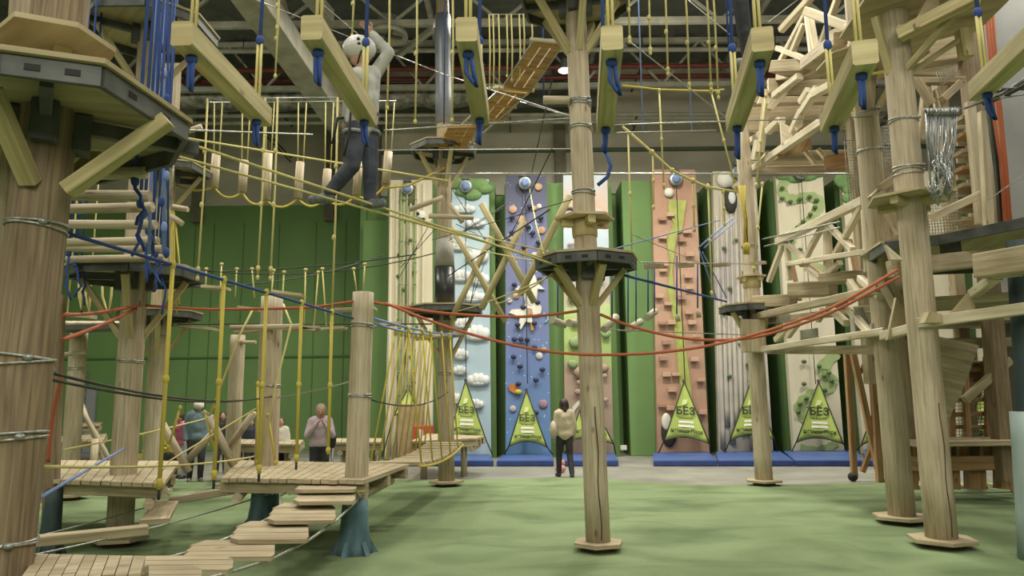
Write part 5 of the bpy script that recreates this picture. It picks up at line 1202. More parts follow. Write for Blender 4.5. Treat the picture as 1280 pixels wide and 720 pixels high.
# -- upper level bridge
t = thing('upper_truss_bridge', 'upper pale timber bridge with white lit railing at the top right of the picture', 'bridge', P(1010, 80, 11.5))
Yu = lambda px: 13.2 + (px-960)*(9.8-13.2)/(1090-960)
part('top_rail', (976, 38, Yu(976)), (1022, -12, Yu(1010)), .12, .12, WTIM, t); part('top_rail', (1008, 14, Yu(1008)-.6), (1060, 34, Yu(1060)), .14, .14, WTIM, t)
for x0, y0, x1, y1 in ((1008, 16, 975, 78), (1009, 16, 1016, 72), (1012, 16, 1022, 75), (1062, 10, 1066, 62), (1050, -10, 1024, 62), (1062, 60, 1094, 15), (972, 60, 1012, 76), (1040, 42, 1098, 16), (990, 66, 1005, 30)):
    part('railing_brace', (x0, y0, Yu(x0)), (x1, y1, Yu(x1)), .1, .09, WTIM, t)
part('deck_timber', (974, 86, Yu(974)), (1018, 84, Yu(1000)), .5, .22, PLK, t); part('deck_timber', (1018, 80, Yu(1010)), (1062, 48, Yu(1062)), .5, .2, PLK, t); part('deck_timber', (985, 95, Yu(985)+.8), (1075, 78, Yu(1075)+.8), .5, .2, PLK, t)
part('lower_chord', (938, 214, Yu(930)+.4), (1064, 128, Yu(1064)), .14, .14, WTIM, t)
part('lower_chord', (930, 182, Yu(930)+.6), (978, 150, Yu(978)), .12, .12, WTIM, t)
for x0, y0, x1, y1 in ((990, 166, 1003, 138), (1003, 140, 1022, 110), (1018, 118, 1060, 95), (950, 190, 958, 130), (968, 120, 1000, 95), (1002, 128, 1012, 112), (960, 165, 975, 150), (943, 200, 948, 175)):
    part('under_brace', (x0, y0, Yu(x0)), (x1, y1, Yu(x1)), .13, .12, WTIM, t)
for pts in (((975, 152), (991, 162), (989, 174), (977, 180)), ((992, 160), (1002, 138), (1003, 158), (995, 164)), ((946, 130), (955, 112), (968, 112), (972, 130)), ((955, 135), (985, 95), (990, 112), (965, 138))):
    gus('plywood_gusset', pts, Yu(pts[0][0])-.1, .06, WTIM, t)
gus('brown_infill_board', ((968, 200), (990, 170), (1010, 166), (1015, 186)), 13.0, .06, OTIM, t)
gus('brown_infill_board', ((1030, 196), (1060, 190), (1062, 212), (1032, 212)), 12.8, .06, OTIM, t)
for i, (x0, y0, x1, y1, Y, w_, h_) in enumerate(((930, 128, 1075, 128, 14.2, .3, .14), (930, 150, 1075, 146, 14.0, .12, .5), (960, 108, 1075, 110, 13.4, .1, .3))):
    part('floor_joist', (x0, y0, Y), (x1, y1, Y), w_, h_, PLK, t)
# -- rear tower floor beam across at y=213
t = thing('rear_tower_deck', 'long level timber edge beam of the rear tower above the climbing wall tops', 'beam', P(1010, 212, 14.4))
part('edge_beam', (936, 215, 14.6), (1080, 211, 14.4), .25, .16, PLK, t); part('edge_beam', (936, 206, 15.4), (1080, 203, 15.2), .12, .12, WTIM, t)
part('deck_panel', (950, 200, 15.6), (1078, 196, 15.4), .9, .05, PLY, t)
for x in (1012, 1030): part('hanger_strut', (x-8, 186, 14.5), (x+8, 206, 14.5), .1, .08, WTIM, t)
# -- tower: posts, decks, dark plywood, stair
t = thing('timber_tower', 'multi storey timber tower with decks and braces at the right behind the thick poles', 'tower', P(1190, 590, 11.5))
for (x0, y0, x1, y1, Y, w_) in ((1139, 600, 1108, 200, 12.0, .2), (1218, 600, 1170, 60, 13.0, .2), (1258, 600, 1208, 40, 11.5, .24), (1090, 480, 1060, 60, 12.5, .2)):
    part('tower_post', (x0, y0, Y), (x1, y1, Y), w_, w_, LOGD if x0 == 1258 else PLK, t)
for (x0, y0, x1, y1, Y0, Y1, w_, h_) in ((1140, 66, 1205, 56, 12, 11.5, .3, .55), (1136, 18, 1200, 8, 10.5, 10, .5, .12), (1140, 42, 1196, 36, 10.3, 10, .12, .1), (1140, 102, 1206, 101, 11.5, 11.2, .14, .1), (1138, 84, 1200, 88, 12.2, 12, .1, .3),
      (1140, 382, 1262, 375, 11.0, 10.4, 1.0, .12), (1140, 404, 1262, 402, 12.5, 12.2, 1.5, .1), (1150, 430, 1262, 428, 12.2, 12.0, .3, .16), (1100, 430, 1262, 432, 12.6, 12.5, .12, .1), (1140, 456, 1262, 455, 13.0, 13.0, .12, .12), (1060, 437, 1140, 437, 12.8, 12.7, .14, .14)):
    part('floor_timber', (x0, y0, Y0), (x1, y1, Y1), w_, h_, PLK, t)
for (x0, y0, x1, y1, Y) in ((1146, 100, 1165, 130, 11.2), (1178, 125, 1200, 104, 11.2), (1158, 110, 1150, 175, 11.4), (1172, 112, 1178, 140, 11.4), (1165, 272, 1232, 240, 10.6), (1100, 240, 1126, 292, 9.2), (1090, 250, 1120, 220, 9.6), (1098, 60, 1086, 110, 10.2), (1100, 236, 1122, 222, 9.5), (1206, 500, 1262, 450, 11.5), (1146, 345, 1190, 300, 11.5)):
    part('diagonal_brace', (x0, y0, Y), (x1, y1, Y), .12, .12, WTIM if x0 % 2 else PLK, t)
gus('large_plywood_panel', ((1141, 44), (1196, 40), (1200, 95), (1143, 98)), 12.4, .05, OTIM, t)
gus('dark_plywood_gusset', ((1168, 420), (1222, 432), (1205, 480), (1182, 530), (1172, 530)), 10.4, .06, PLK, t)
gus('plywood_infill', ((1140, 430), (1178, 432), (1180, 545), (1148, 548)), 11.6, .05, PLK, t)
gus('plywood_infill', ((1215, 60), (1240, 50), (1242, 120), (1218, 122)), 12.6, .05, PLK, t)
# front upper beam with gusset
t = thing('upper_ring_timber', 'slanting pale timber with a big plywood gusset beside the right thick pole top', 'beam', P(1160, 30, 8))
part('ring_timber', (1124, 44, 8.0), (1222, -6, 7.4), .13, .15, BEAM, t); part('end_block', (1122, 40, 8.1), (1140, 39, 8.0), .14, .13, WTIM, t)
gus('plywood_gusset', ((1142, 30), (1160, -6), (1172, -8), (1172, 22), (1144, 36)), 7.8, .05, PLY, t)
part('short_post', (1203, 38, 8.4), (1208, 72, 8.4), .14, .14, BEAM, t)
# stair at right
t = thing('timber_stair', 'timber stair with pale treads beside the orange hoses', 'stair', P(1225, 300, 11))
for x0, y0, x1, y1 in ((1212, 128, 1226, 280), (1240, 128, 1252, 280)): part('stringer', (x0, y0, 10.9), (x1, y1, 10.9), .14, .1, WTIM, t)
for k in range(7):
    y = 150 + k*21; part('tread', (1196, y, 11.2), (1246, y-1, 11.2), .3, .06, OTIM if k % 2 else PLK, t)
    part('riser_board', (1196, y+8, 11.4), (1246, y+7, 11.4), .04, .1, WTIM, t)
part('handrail_timber', (1229, 140, 10.5), (1236, 285, 10.5), .13, .1, WTIM, t)
# netting
NET = mat('steel_netting', '#9d9b8a', '#88866f', rough=.6)
def net(corners, Y, nx, ny, lab, r=.006):
    mb = MB(); q = [P(x, y, Y) for x, y in corners]
    for i in range(nx+1): mb.tube([q[0].lerp(q[1], i/nx), q[3].lerp(q[2], i/nx)], r, 4)
    for j in range(ny+1): mb.tube([q[0].lerp(q[3], j/ny), q[1].lerp(q[2], j/ny)], r, 4)
    tag(mb.build('wire_netting', NET), lab, 'net', 'wire nettings')
net(((1055, 176), (1080, 174), (1086, 250), (1062, 256)), 11.5, 8, 22, 'wire netting left of the left thick pole high up')
net(((1088, 160), (1112, 158), (1120, 290), (1096, 295)), 11.8, 9, 30, 'wire netting between the two thick right poles')
net(((1146, 240), (1196, 236), (1204, 296), (1152, 300)), 11.0, 14, 16, 'wire netting behind the right thick pole above the large platform')
net(((1170, 90), (1196, 84), (1192, 98), (1176, 106)), 11.0, 8, 5, 'small scrap of netting below the large plywood panel')
net(((1178, 478), (1262, 468), (1262, 548), (1182, 548)), 12.6, 18, 16, 'fine netting over the orange timber lattice')
# orange lattice panel & base deck
t = thing('lattice_panel', 'orange brown timber lattice panel low at the right above the box deck', 'panel', P(1225, 545, 12.4))
for x0, x1 in ((1186, 1190), (1206, 1210), (1233, 1236), (1258, 1261)): part('lattice_post', (x0, 446, 12.4), (x1, 552, 12.4), .09, .08, OTIM, t)
for y in (462, 480, 500, 518, 534, 549): part('lattice_rail', (1182, y, 12.5), (1264, y-1, 12.5), .06, .07, OTIM, t)
part('lattice_board', (1190, 470, 12.7), (1262, 462, 12.7), .05, .35, OTIM, t)
part('lattice_diagonal', (1228, 452, 12.6), (1262, 500, 12.6), .08, .08, OTIM, t)
t = thing('box_deck', 'heavy timber box deck on stub posts low at the right', 'platform', P(1215, 590, 12))
for y, h_ in ((553, .08), (580, .22)): part('deck_timber', (1130, y, 11.8), (1266, y-2, 11.6), .14 if y > 560 else 1.0, h_, OTIM if y > 560 else PLK, t)
for x in (1146, 1182, 1203, 1232, 1258): part('spacer_block', (x, 556, 11.9), (x+1, 574, 11.9), .14, .12, OTIM, t)
for x in (1136, 1188, 1218, 1255): part('stub_post', (x, 584, 11.9), (x+1, 611, 11.9), .26 if x > 1190 else .2, .2, OTIM, t)
for x in (1150, 1208, 1260): MB().plate(polyg(G(x, 607, .05), .34, 6, .2), .05).build('base_plate', PLK, t)
part('back_fascia', (1140, 566, 12.8), (1266, 565, 12.8), .05, .35, mat('dark_fascia', '#4a3d29', '#3f3423'), t)
# orange A-frame
t = thing('orange_trestle', 'tall orange timber trestle standing on the concrete edge left of the thick poles', 'trestle', G(1085, 600))
for (x0, y0, x1, y1, Y, w_) in ((1058, 436, 1068, 594, 14.6, .11), (1066, 440, 1102, 606, 14.3, .11), (1089, 440, 1100, 602, 14.2, .12), (1078, 590, 1104, 520, 14.5, .09), (1060, 440, 1100, 438, 14.4, .1), (1072, 470, 1090, 440, 14.4, .08), (1110, 440, 1126, 600, 14.8, .1), (1100, 500, 1124, 440, 14.8, .08)):
    part('trestle_leg', (x0, y0, Y), (x1, y1, Y), w_, w_, OTIM, t)
MB().blob(P(1066, 596, 14.5), (.1, .08, .09), 10, 7).build('dark_foot', DARKP, t)
# carabiner bundle
t = thing('carabiner_bundle', 'hanging bundle of steel wire lanyards with carabiners right of the thick pole', 'rope', P(1177, 240, 7.6))
random.seed(21)
for k in range(26):
    x = 1158 + k*1.5; x2 = 1166 + (k*.95) + random.uniform(-3, 3); y1 = random.uniform(215, 262)
    mb = MB(); mb.tube([P(x, 144, 7.6), P(x+random.uniform(-2, 2), 175, 7.6+random.uniform(-.1, .1)), P(x2+random.uniform(-4, 4), 200, 7.6+random.uniform(-.1, .1)), P(x2, y1, 7.6+random.uniform(-.1, .1))], .009, 5)
    mb.tube([P(x2, y1, 7.6), P(x2+3, y1-12, 7.55), P(x2+1, y1-26, 7.5)], .007, 5)
    mb.tube(circ(P(x, 140, 7.6), .035, (1, .3*random.uniform(-1, 1), 0), 10), .009, 5, closed=True)
    mb.tube(circ(P(x2, y1-16, 7.55), .04, (random.uniform(-1, 1), 1, 0), 10), .007, 5, closed=True)
    mb.build('wire_lanyard', GALV if k % 3 else mat('shiny_steel', '#c9cbca', '#9fa1a0', rough=.25, metal=.8), t)
part('holding_bar', (1154, 137, 7.6), (1200, 136, 7.6), .03, .03, GALV, t)
# orange hoses
t = thing('orange_hose_bundle', 'bundle of orange hoses and a grey one running down beside the grey wall pier', 'hose', P(1256, 280, 9.6))
for i, (xs, m_) in enumerate((((1233, 1240, 1243, 1252, 1257), ORG), ((1237, 1244, 1249, 1256, 1261), ORG), ((1241, 1247, 1252, 1258, 1264), ORG), ((1222, 1231, 1236, 1244, 1250), STEEL), ((1226, 1234, 1240, 1247, 1253), DARKP))):
    ys = (20, 100, 150, 210, 290); MB().tube([P(x, y, 9.6+.05*i) for x, y in zip(xs, ys)], .022, 8).build('hose', m_, t)
# wires near (1230-1260,y 100-130) tangle
t = thing('wire_tangle', 'tangle of dark wires and turnbuckles at the end of the right hanging beam', 'cable', P(1245, 125, 7.2))
for k in range(7): MB().tube([P(1205+k*3, 136-k, 7.4), P(1232+k*2, 120+random.uniform(-5, 5), 7.2), P(1252, 116+random.uniform(-8, 8), 7.1), P(1290, 92+k*4, 6.9)], .012, 5).build('wire_strand', DWIRE if k % 2 else GALV, t)
# truss-level cables with clamps near (1045,140) & (1085,110)
t = thing('braided_cable', 'braided cable ends with clamps tied to the left thick pole', 'cable', P(1080, 140, 9.4))
MB().tube([P(1072, 142, 9.2), P(1088, 138, 9.5), P(1100, 135, 9.5)], .03, 6).build('cable_strand', WIRE, t); MB().tube([P(1062, 97, 9.2), P(1085, 93, 9.0), P(1106, 90, 8.6), P(1140, 84, 8.3)], .02, 6).build('cable_strand', YEL, t)
for k in range(4): MB().box(P(1066+k*6, 94-k*.5, 9.1), (.04, .05, .09)).build('cable_clamp', WIRE, t)
# ================================================================== people
SKIN = mat('skin', '#b98f78', '#ad8470', rough=.6, scale=(6, 6, 6))
def remeshed(mb, name, m, parent, vox=.012, smooth=4):
    me = bpy.data.meshes.new('tmp'); me.from_pydata([tuple(v) for v in mb.v], [], mb.f)
    o = bpy.data.objects.new('tmp', me); COL.objects.link(o)
    rm = o.modifiers.new('r', 'REMESH'); rm.mode = 'VOXEL'; rm.voxel_size = vox; rm.use_smooth_shade = True
    if smooth: s_ = o.modifiers.new('s', 'SMOOTH'); s_.factor = .5; s_.iterations = smooth
    bpy.context.view_layer.update()
    out = bpy.data.meshes.new_from_object(o.evaluated_get(bpy.context.evaluated_depsgraph_get())); bpy.data.objects.remove(o)
    off = wloc(parent)
    for v in out.vertices: v.co -= off
    for p in out.polygons: p.use_smooth = True
    out.materials.clear(); out.materials.append(m); out.name = name
    r_ = bpy.data.objects.new(name, out); COL.objects.link(r_); r_.parent = parent; LOC[r_.name] = off.copy(); return r_
def person(label, loc, J, k, face, top, legs, shoe, hair, hairlen=0, vox=.012, sleeve=1.0, helmet=None, group=None, only_legs=False, puffy=1.0, tucked=False, hs=1.0):
    """J: world joints; k: scale (1 = 1.72 m adult); face: unit vector the head looks along"""
    t = thing('person', label, 'person', loc, group); J = {a: V(b) for a, b in J.items()}; f = V(face).normalized()
    up = (J['head'] - J['neck']).normalized(); side = up.cross(f).normalized(); f = side.cross(up).normalized()
    b = MB(); rot = Matrix((side, f, up)).transposed()
    h = J['head']; r = .098*k*hs
    b.blob(h, (r*.8, r*.98, r*1.22), 16, 12, rot)
    b.blob(h + f*r*.2 - up*r*.55, (r*.55, r*.7, r*.6), 12, 8, rot)           # jaw
    b.blob(h + f*r*1.0 - up*r*.12, (r*.13, r*.2, r*.24), 8, 6, rot)           # nose
    for s_ in (-1, 1): b.blob(h + side*s_*r*.82 - up*r*.1, (r*.1, r*.2, r*.28), 8, 6, rot)
    b.capsule(J['neck'] - up*.03*k, h - up*r*.5, .056*k, .052*k)
    ch = (J['shL'] + J['shR'])/2; hp = (J['hipL'] + J['hipR'])/2; W = (J['shL'] - J['shR']).normalized(); T = (ch-hp).normalized(); F = W.cross(T)
    mr = Matrix((W, F, T)).transposed()
    b.blob(ch.lerp(hp, .28), (.155*k, .105*k, .2*k), 16, 10, mr); b.blob(ch.lerp(hp, .75), (.14*k, .1*k, .18*k), 16, 10, mr); b.blob(hp, (.155*k, .115*k, .12*k), 14, 9, mr)
    for S in 'LR':
        b.capsule(ch.lerp(J['sh'+S], .2), J['sh'+S], .06*k, .055*k); b.capsule(J['sh'+S], J['el'+S], .048*k, .04*k); b.capsule(J['el'+S], J['wr'+S], .038*k, .027*k)
        b.capsule(J['hip'+S], J['kn'+S], .083*k, .056*k); b.capsule(J['kn'+S], J['an'+S], .053*k, .036*k); b.capsule(J['an'+S], J['an'+S].lerp(J['toe'+S], .5), .034*k, .026*k)
        d = (J['wr'+S] - J['el'+S]).normalized(); pn = d.cross(F).normalized() if abs(d.dot(F)) < .9 else d.cross(T).normalized(); ac = d.cross(pn)
        w0 = J['wr'+S]; mr2 = Matrix((ac, pn, d)).transposed(); b.blob(w0 + d*.05*k, (.038*k, .018*k, .048*k), 10, 7, mr2)
        for q, L in ((-1.5, .066), (-.5, .078), (.5, .074), (1.5, .058)):
            a0 = w0 + d*.075*k + ac*q*.018*k; a1 = a0 + d*L*.5*k + pn*.006*k; a2 = a1 + (d*.7 + pn*.7)*L*.5*k
            b.capsule(a0, a1, .0088*k, .008*k, 8); b.capsule(a1, a2, .008*k, .007*k, 8)
        a0 = w0 + d*.03*k + ac*.03*k; a1 = a0 + (d*.6 + ac*.7)*.04*k; b.capsule(a0, a1, .011*k, .009*k, 8); b.capsule(a1, a1 + d*.028*k, .009*k, .008*k, 8)
    remeshed(b, 'body', SKIN, t, vox*.62, 2)
    # trousers
    g = MB()
    for S in 'LR':
        g.capsule(J['hip'+S], J['kn'+S], .104*k, .078*k); an = J['an'+S].lerp(J['kn'+S], .06); g.capsule(J['kn'+S], an, .076*k, .06*k)
        g.blob(J['kn'+S].lerp(an, .55), (.07*k, .075*k, .07*k), 10, 7)
    g.blob(hp + T*.02*k, (.175*k, .132*k, .135*k), 16, 10, mr); g.blob(hp + T*.1*k, (.158*k, .12*k, .06*k), 14, 8, mr)
    remeshed(g, 'trousers', legs, t, vox, 8)
    # top
    g = MB(); P_ = puffy
    g.blob(ch.lerp(hp, .18), (.175*k*P_, .125*k*P_, .15*k), 16, 10, mr); g.blob(ch.lerp(hp, .5), (.168*k*P_, .128*k*P_, .22*k), 16, 10, mr); g.blob(ch.lerp(hp, .86 if tucked else .95), (.172*k*P_, .132*k*P_, .14*k), 16, 10, mr)
    for S in 'LR':
        g.capsule(J['sh'+S].lerp(ch, .4), hp.lerp(J['hip'+S], 1.0) + T*.04*k, .1*k*P_, .1*k*P_)
        g.capsule(ch.lerp(J['sh'+S], .3), J['sh'+S], .07*k, .07*k*P_); g.capsule(J['sh'+S], J['sh'+S].lerp(J['el'+S], min(1, sleeve*2)), .068*k*P_, .056*k*P_)
        if sleeve > .5: g.capsule(J['el'+S], J['el'+S].lerp(J['wr'+S], .93), .056*k*P_, .042*k*P_)
    g.capsule(J['neck'] - up*.05*k, J['neck'] - up*.0*k, .075*k, .064*k)
    remeshed(g, 'top', top, t, vox, 14)
    for S in 'LR':
        d = (J['toe'+S] - J['an'+S]); d.z = 0 if abs(d.z) < .1 else d.z; d.normalize(); g = MB(); a = J['an'+S] - V((0, 0, .035*k)); g.capsule(a - d*.02*k, a + d*.14*k - V((0, 0, .012*k)), .05*k, .042*k); g.capsule(J['an'+S], J['an'+S] + V((0, 0, .02)), .05*k, .05*k)
        remeshed(g, 'shoe', shoe, t, vox*.8, 2)
    g = MB()
    if helmet:
        g.blob(h + up*r*.38 - f*r*.08, (r*1.16, r*1.42, r*1.08), 18, 12, rot); ho = remeshed(g, 'helmet', helmet, t, vox*.7, 1)
        q = MB(); q.tube([h + side*s0*r*1.02 + up*r*.15 for s0 in (1,)] + [h + side*r*.8 - up*r*.6 + f*r*.3, h - up*r*1.25 + f*r*.4, h - side*r*.8 - up*r*.6 + f*r*.3, h - side*r*1.02 + up*r*.15], .008*k, 5); q.build('chin_strap', DARKP, ho)
        for s_ in (-1, 1):
            for dz in (.35, .75): q = MB(); q.blob(h + side*s_*r*1.08 + up*r*dz + f*r*.3, (r*.12, r*.16, r*.12), 8, 6, rot); q.build('helmet_vent', DARKP, ho)
    if hair is not None:
        g = MB(); g.blob(h + up*r*.28 - f*r*.22, (r*.95, r*1.02, r*1.08), 16, 10, rot)
        if hairlen: g.capsule(h - f*r*.5, h - f*r*.65 - up*hairlen*k, r*.6, r*.42); [g.capsule(h + side*s_*r*.7 - f*r*.25, h + side*s_*r*.72 - f*r*.35 - up*hairlen*.8*k, r*.34, r*.26) for s_ in (-1, 1)]
        remeshed(g, 'hair', hair, t, vox*.7, 1)
    ey = MB()
    for s_ in (-1, 1): ey.blob(h + f*r*.9 + side*s_*r*.32 + up*r*.08, (r*.1, r*.06, r*.07), 8, 5, rot)
    ey.build('eyes', mat('dark_eye', '#2a2420', '#241f1b'), t)
    mo = MB(); mo.blob(h + f*r*.9 - up*r*.55, (r*.24, r*.06, r*.05), 8, 5, rot); mo.build('mouth', mat('lip', '#8f5a4e', '#875348'), t)
    return t, mr, ch, hp
def stand(x, y, H, yaw, step=.0, arms='down', z=0.0, lean=0):
    k = H/1.72; fx, fy = math.cos(yaw), math.sin(yaw); F = V((fx, fy, 0)); L = V((-fy, fx, 0)); o = V((x, y, z)); Z = V((0, 0, 1))
    p = lambda f, l, h: o + F*f*k + L*l*k + Z*h*k
    J = {'head': p(.03+lean, 0, 1.585), 'neck': p(0+lean*.9, 0, 1.44), 'shL': p(lean*.8, .165, 1.40), 'shR': p(lean*.8, -.165, 1.40), 'hipL': p(0, .09, .92), 'hipR': p(0, -.09, .92),
         'knL': p(.05+step*.5, .1, .5), 'knR': p(.05-step*.35, -.1, .5), 'anL': p(step, .1, .085), 'anR': p(-step, -.1, .085), 'toeL': p(step+.15, .12, .04), 'toeR': p(-step+.15, -.12, .04)}
    if arms == 'down': J.update(elL=p(-.02, .22, 1.12), wrL=p(.06, .23, .87), elR=p(-.02, -.22, 1.12), wrR=p(.06, -.23, .87))
    if arms == 'face': J.update(elL=p(.1, .24, 1.13), wrL=p(.24, .08, 1.34), elR=p(.1, -.24, 1.13), wrR=p(.24, -.06, 1.36))
    if arms == 'hips': J.update(elL=p(-.06, .3, 1.14), wrL=p(.08, .2, .98), elR=p(-.06, -.3, 1.14), wrR=p(.08, -.2, .98))
    return J, k, F
BEIJ = mat('beige_jacket_cloth', '#c4b79c', '#aa9d84', rough=.8, scale=(9, 9, 9), bump=.5); BLK = mat('black_cloth', '#25262a', '#303136', rough=.8, scale=(8, 8, 8), bump=.4)
HAIRB = mat('brown_hair', '#3a2c24', '#2e231c', rough=.6, scale=(30, 30, 6)); HAIRG = mat('grey_blond_hair', '#a09482', '#8b7f6e', rough=.6, scale=(30, 30, 6))
SHB = mat('black_shoe', '#222326', '#2f3033'); DENIM = mat('grey_blue_denim', '#4c5563', '#3b4350', rough=.8, scale=(9, 9, 9), bump=.4)
# woman walking, beige jacket
g0 = G(707, 597); J, k, F = stand(g0.x, g0.y, 1.66, R(100), step=.2)
t, mr, ch, hp = person('woman in a beige jacket and black trousers standing left of the middle pole, back turned', g0, J, k, F, BEIJ, BLK, SHB, HAIRB, .13, vox=.014, puffy=1.12, hs=1.12)
bg = MB(); bg.blob(V((g0.x-.24, g0.y-.05, 1.0)), (.09, .13, .2), 12, 9); tag(bg.build('shoulder_bag', mat('pale_bag_cloth', '#b8ad98', '#a59a85')), 'pale shoulder bag hanging at the side of the woman in beige', 'bag')
tag(MB().blob(V((G(701, 592).x, G(701, 592).y+.1, .1)), (.13, .1, .1), 12, 8).blob(V((G(701, 592).x+.05, G(701, 592).y+.1, .22)), (.06, .05, .08), 10, 7).build('pink_bag', mat('pink_cloth', '#cf8f85', '#c28278')), 'small pink bag on the floor at the heels of the woman in beige', 'bag')
# person pale pink shirt
yy = 13.2; c0 = P(399, 577, yy); J, k, F = stand(c0.x, yy, 1.62, R(-75), arms='face')
PINKS = mat('pale_pink_shirt', '#c3aeb8', '#ac98a3', rough=.8, scale=(9, 9, 9), bump=.4)
person('grey haired person in a pale pink shirt holding hands to the mouth', V((c0.x, yy, 0)), J, k, F, PINKS, BLK, SHB, HAIRG, .04, vox=.014, puffy=1.1, tucked=True, hs=1.12)
q = P(415, 555, yy-.1); t = thing('rucksack', 'dark rucksack hung on a stand right of the person in pale pink', 'bag', V((q.x, q.y, 0)))
MB().blob(P(413, 548, yy+.1), (.11, .1, .24), 12, 9).build('rucksack_body', BLK, t); MB().tube([P(416, 560, yy), V((q.x, q.y, .02))], .02, 6).build('stand_leg', GALV, t); MB().tube([P(409, 560, yy), V((q.x-.12, q.y, .02))], .02, 6).build('stand_leg', GALV, t)
# man with white cap
g0 = G(243, 603); J, k, F = stand(g0.x, g0.y, 1.72, R(-60), step=.06, arms='down')
TEAL = mat('grey_teal_jumper', '#5f7680', '#4f646d', rough=.85, scale=(9, 9, 9), bump=.4)
person('man in a grey teal jumper and white cap standing on the turf', g0, J, k, F, TEAL, BLK, mat('black_white_shoe', '#2b2c2d', '#8f908e', scale=(20, 20, 20)), None, vox=.015, helmet=WHITE, puffy=1.15)
# pink jacket person (sitting/bent), light jeans
yy = 16.5; c0 = P(228, 575, yy); J, k, F = stand(c0.x, yy, 1.45, R(-120), arms='hips', lean=.12)
person('person in a bright pink jacket and light jeans left of the capped man', V((c0.x, yy, 0)), J, k, F, mat('bright_pink_jacket', '#c25b86', '#ad4d75', rough=.7, scale=(9, 9, 9), bump=.4), mat('light_jeans', '#8fa3b8', '#7c90a6', rough=.8, scale=(9, 9, 9)), SHB, HAIRB, .08, vox=.018, puffy=1.15)
# dark clad people behind the far deck
for (px, yy, H, top, lab) in ((277, 17.5, 1.45, BLK, 'dark clad person with long hair behind the short log posts, left one'), (313, 17.0, 1.3, mat('navy_top', '#2c3346', '#232a3b'), 'dark clad person half hidden by the blue footed post'), (350, 15.5, 1.35, mat('white_top', '#c9c6bd', '#b5b2a9'), 'person in a white top mostly hidden by the blue footed post')):
    c0 = P(px, 560, yy); J, k, F = stand(c0.x, yy, H, R(-70)); person(lab, V((c0.x, yy, 0)), J, k, F, top, BLK, SHB, HAIRB, .12, vox=.02)
# climber
Yc = 6.25
def pj(px, py, dy=0): return P(px, py, Yc+dy)
J = dict(head=pj(449, 66, -.02), neck=pj(452, 88), shL=pj(443, 98, -.16), shR=pj(467, 95, .16), elL=pj(436, 128, -.12), wrL=pj(433, 150, -.05), elR=pj(486, 66, .1), wrR=pj(465, 42, .06),
         hipL=pj(446, 158, -.09), hipR=pj(459, 158, .09), knL=pj(440, 207, -.1), knR=pj(463, 207, .08), anL=pj(410, 243, -.06), anR=pj(462, 250, .08), toeL=pj(397, 247, -.06), toeR=pj(479, 257, .02))
GTOP = mat('white_grey_shirt', '#b9bab4', '#8f9390', rough=.85, scale=(7, 7, 7), bump=.5)
k = .97
JE = mat('dark_blue_jeans', '#2c3342', '#474d59', rough=.85, scale=(7, 7, 7), bump=.5)
t, mr, ch, hp = person('climber in white helmet and dark jeans walking the cable, one arm raised', (J['anL']+J['anR'])/2 - V((0, 0, .05)), J, k, V((-1, -.55, -.1)), GTOP, JE, mat('grey_trainer', '#4c5157', '#747b80', scale=(25, 25, 25)), None, vox=.009, helmet=mat('white_helmet', '#c9cac4', '#b6b7b1', rough=.35), puffy=1.04, sleeve=1.0, hs=1.16)
hs = MB(); W_ = mr.col[0]; F_ = mr.col[1]; T_ = mr.col[2]
HB = mat('harness_webbing', '#23272b', '#1b1e22'); HG = mat('grey_webbing', '#8c9093', '#777b7e')
hs.tube([hp + T_*.1 + W_*.165*math.cos(a) + F_*.135*math.sin(a) for a in [i*math.pi/10 for i in range(20)]], .022, 6, closed=True); hs.build('harness_belt', HB, t)
for S in 'LR':
    d = (J['kn'+S]-J['hip'+S]).normalized(); MB().tube(circ(J['hip'+S].lerp(J['kn'+S], .2), .105, d, 18), .018, 6, closed=True).build('leg_loop', HG, t)
MB().tube([hp + T_*.1 - F_*.12, hp + T_*.02 + V((-.2, -.1, .02)), hp + V((-.24, -.1, -.2))], .014, 6).build('lanyard', HB, t)
MB().tube([pj(452, 150, -.2), pj(440, 120, -.2), pj(436, 170, -.22), pj(430, 195, -.2)], .012, 6).build('lanyard', HB, t)
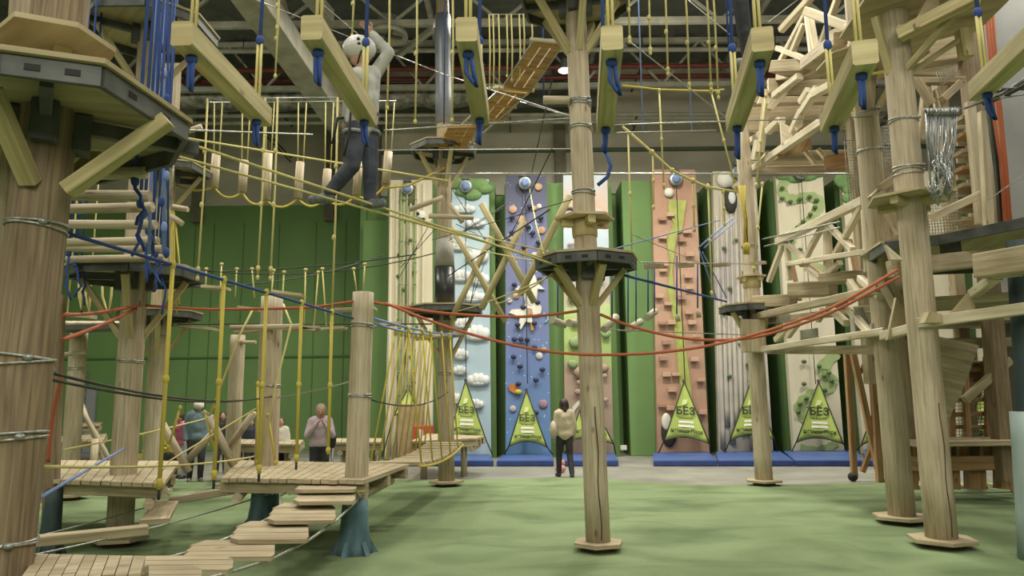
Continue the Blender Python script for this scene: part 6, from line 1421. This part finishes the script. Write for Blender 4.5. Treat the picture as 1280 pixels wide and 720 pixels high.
# dark trousered climber at the top right (only legs in frame)
Yd = 6.1
def pk(px, py, dy=0): return P(px, py, Yd+dy)
top_ = pk(925, -60); 
J = dict(head=pk(925, -175), neck=pk(925, -152), shL=pk(908, -140), shR=pk(944, -140), elL=pk(900, -100), wrL=pk(900, -60), elR=pk(952, -100), wrR=pk(952, -65), hipL=pk(916, -55), hipR=pk(934, -55), knL=pk(926, 8, -.05), knR=pk(942, 5, .05), anL=pk(936, 74, -.02), anR=pk(942, 92, .12), toeL=pk(914, 82, -.05), toeR=pk(914, 108, .1))
BLK2 = mat('black_cargo_cloth', '#1f2327', '#2b3036', rough=.85, scale=(8, 8, 8), bump=.5)
person('climber whose black trousers and grey shoes show at the top edge', pk(925, 100), J, .95, V((-.6, -.8, 0)), BLK2, BLK2, mat('grey_shoe', '#6f7471', '#8b908c', scale=(20, 20, 20)), HAIRB, vox=.011, puffy=1.1)
# yellow ride-on toy
t = thing('ride_on_digger', 'small yellow ride on digger toy parked left of the pink jacket person', 'toy', P(200, 575, 14.2))
YT = mat('yellow_plastic', '#c9b52c', '#b9a524', rough=.4); yy = 14.2
base = P(205, 576, yy); 
MB().beam(P(180, 566, yy), P(206, 552, yy), .1, .12).build('boom', YT, t); MB().beam(P(182, 546, yy), P(192, 558, yy), .1, .1).build('arm', YT, t); MB().plate([P(x, y, yy) for x, y in ((181, 543), (194, 548), (190, 556), (182, 554))], .2).build('scoop', YT, t)
MB().plate([P(x, y, yy) for x, y in ((172, 568), (192, 566), (190, 572), (174, 572))], .3).build('step', YT, t)
MB().box(P(203, 566, yy+.2), (.36, .3, .2)).build('body', YT, t)
for px in (193, 210): 
    for dy in (0, .3): MB().lathe(V((P(px, 572, yy).x, yy+dy, P(px, 572, yy).z)), [(.04, -.05), (.11, -.04), (.11, .04), (.04, .05)], 16, (0, 1, 0)).build('wheel', DARKP, t)
for px in (196, 208): MB().box((P(px, 580, yy).x, yy+.15, .3), (.05, .3, .5)).build('support_stand', STEEL, t)
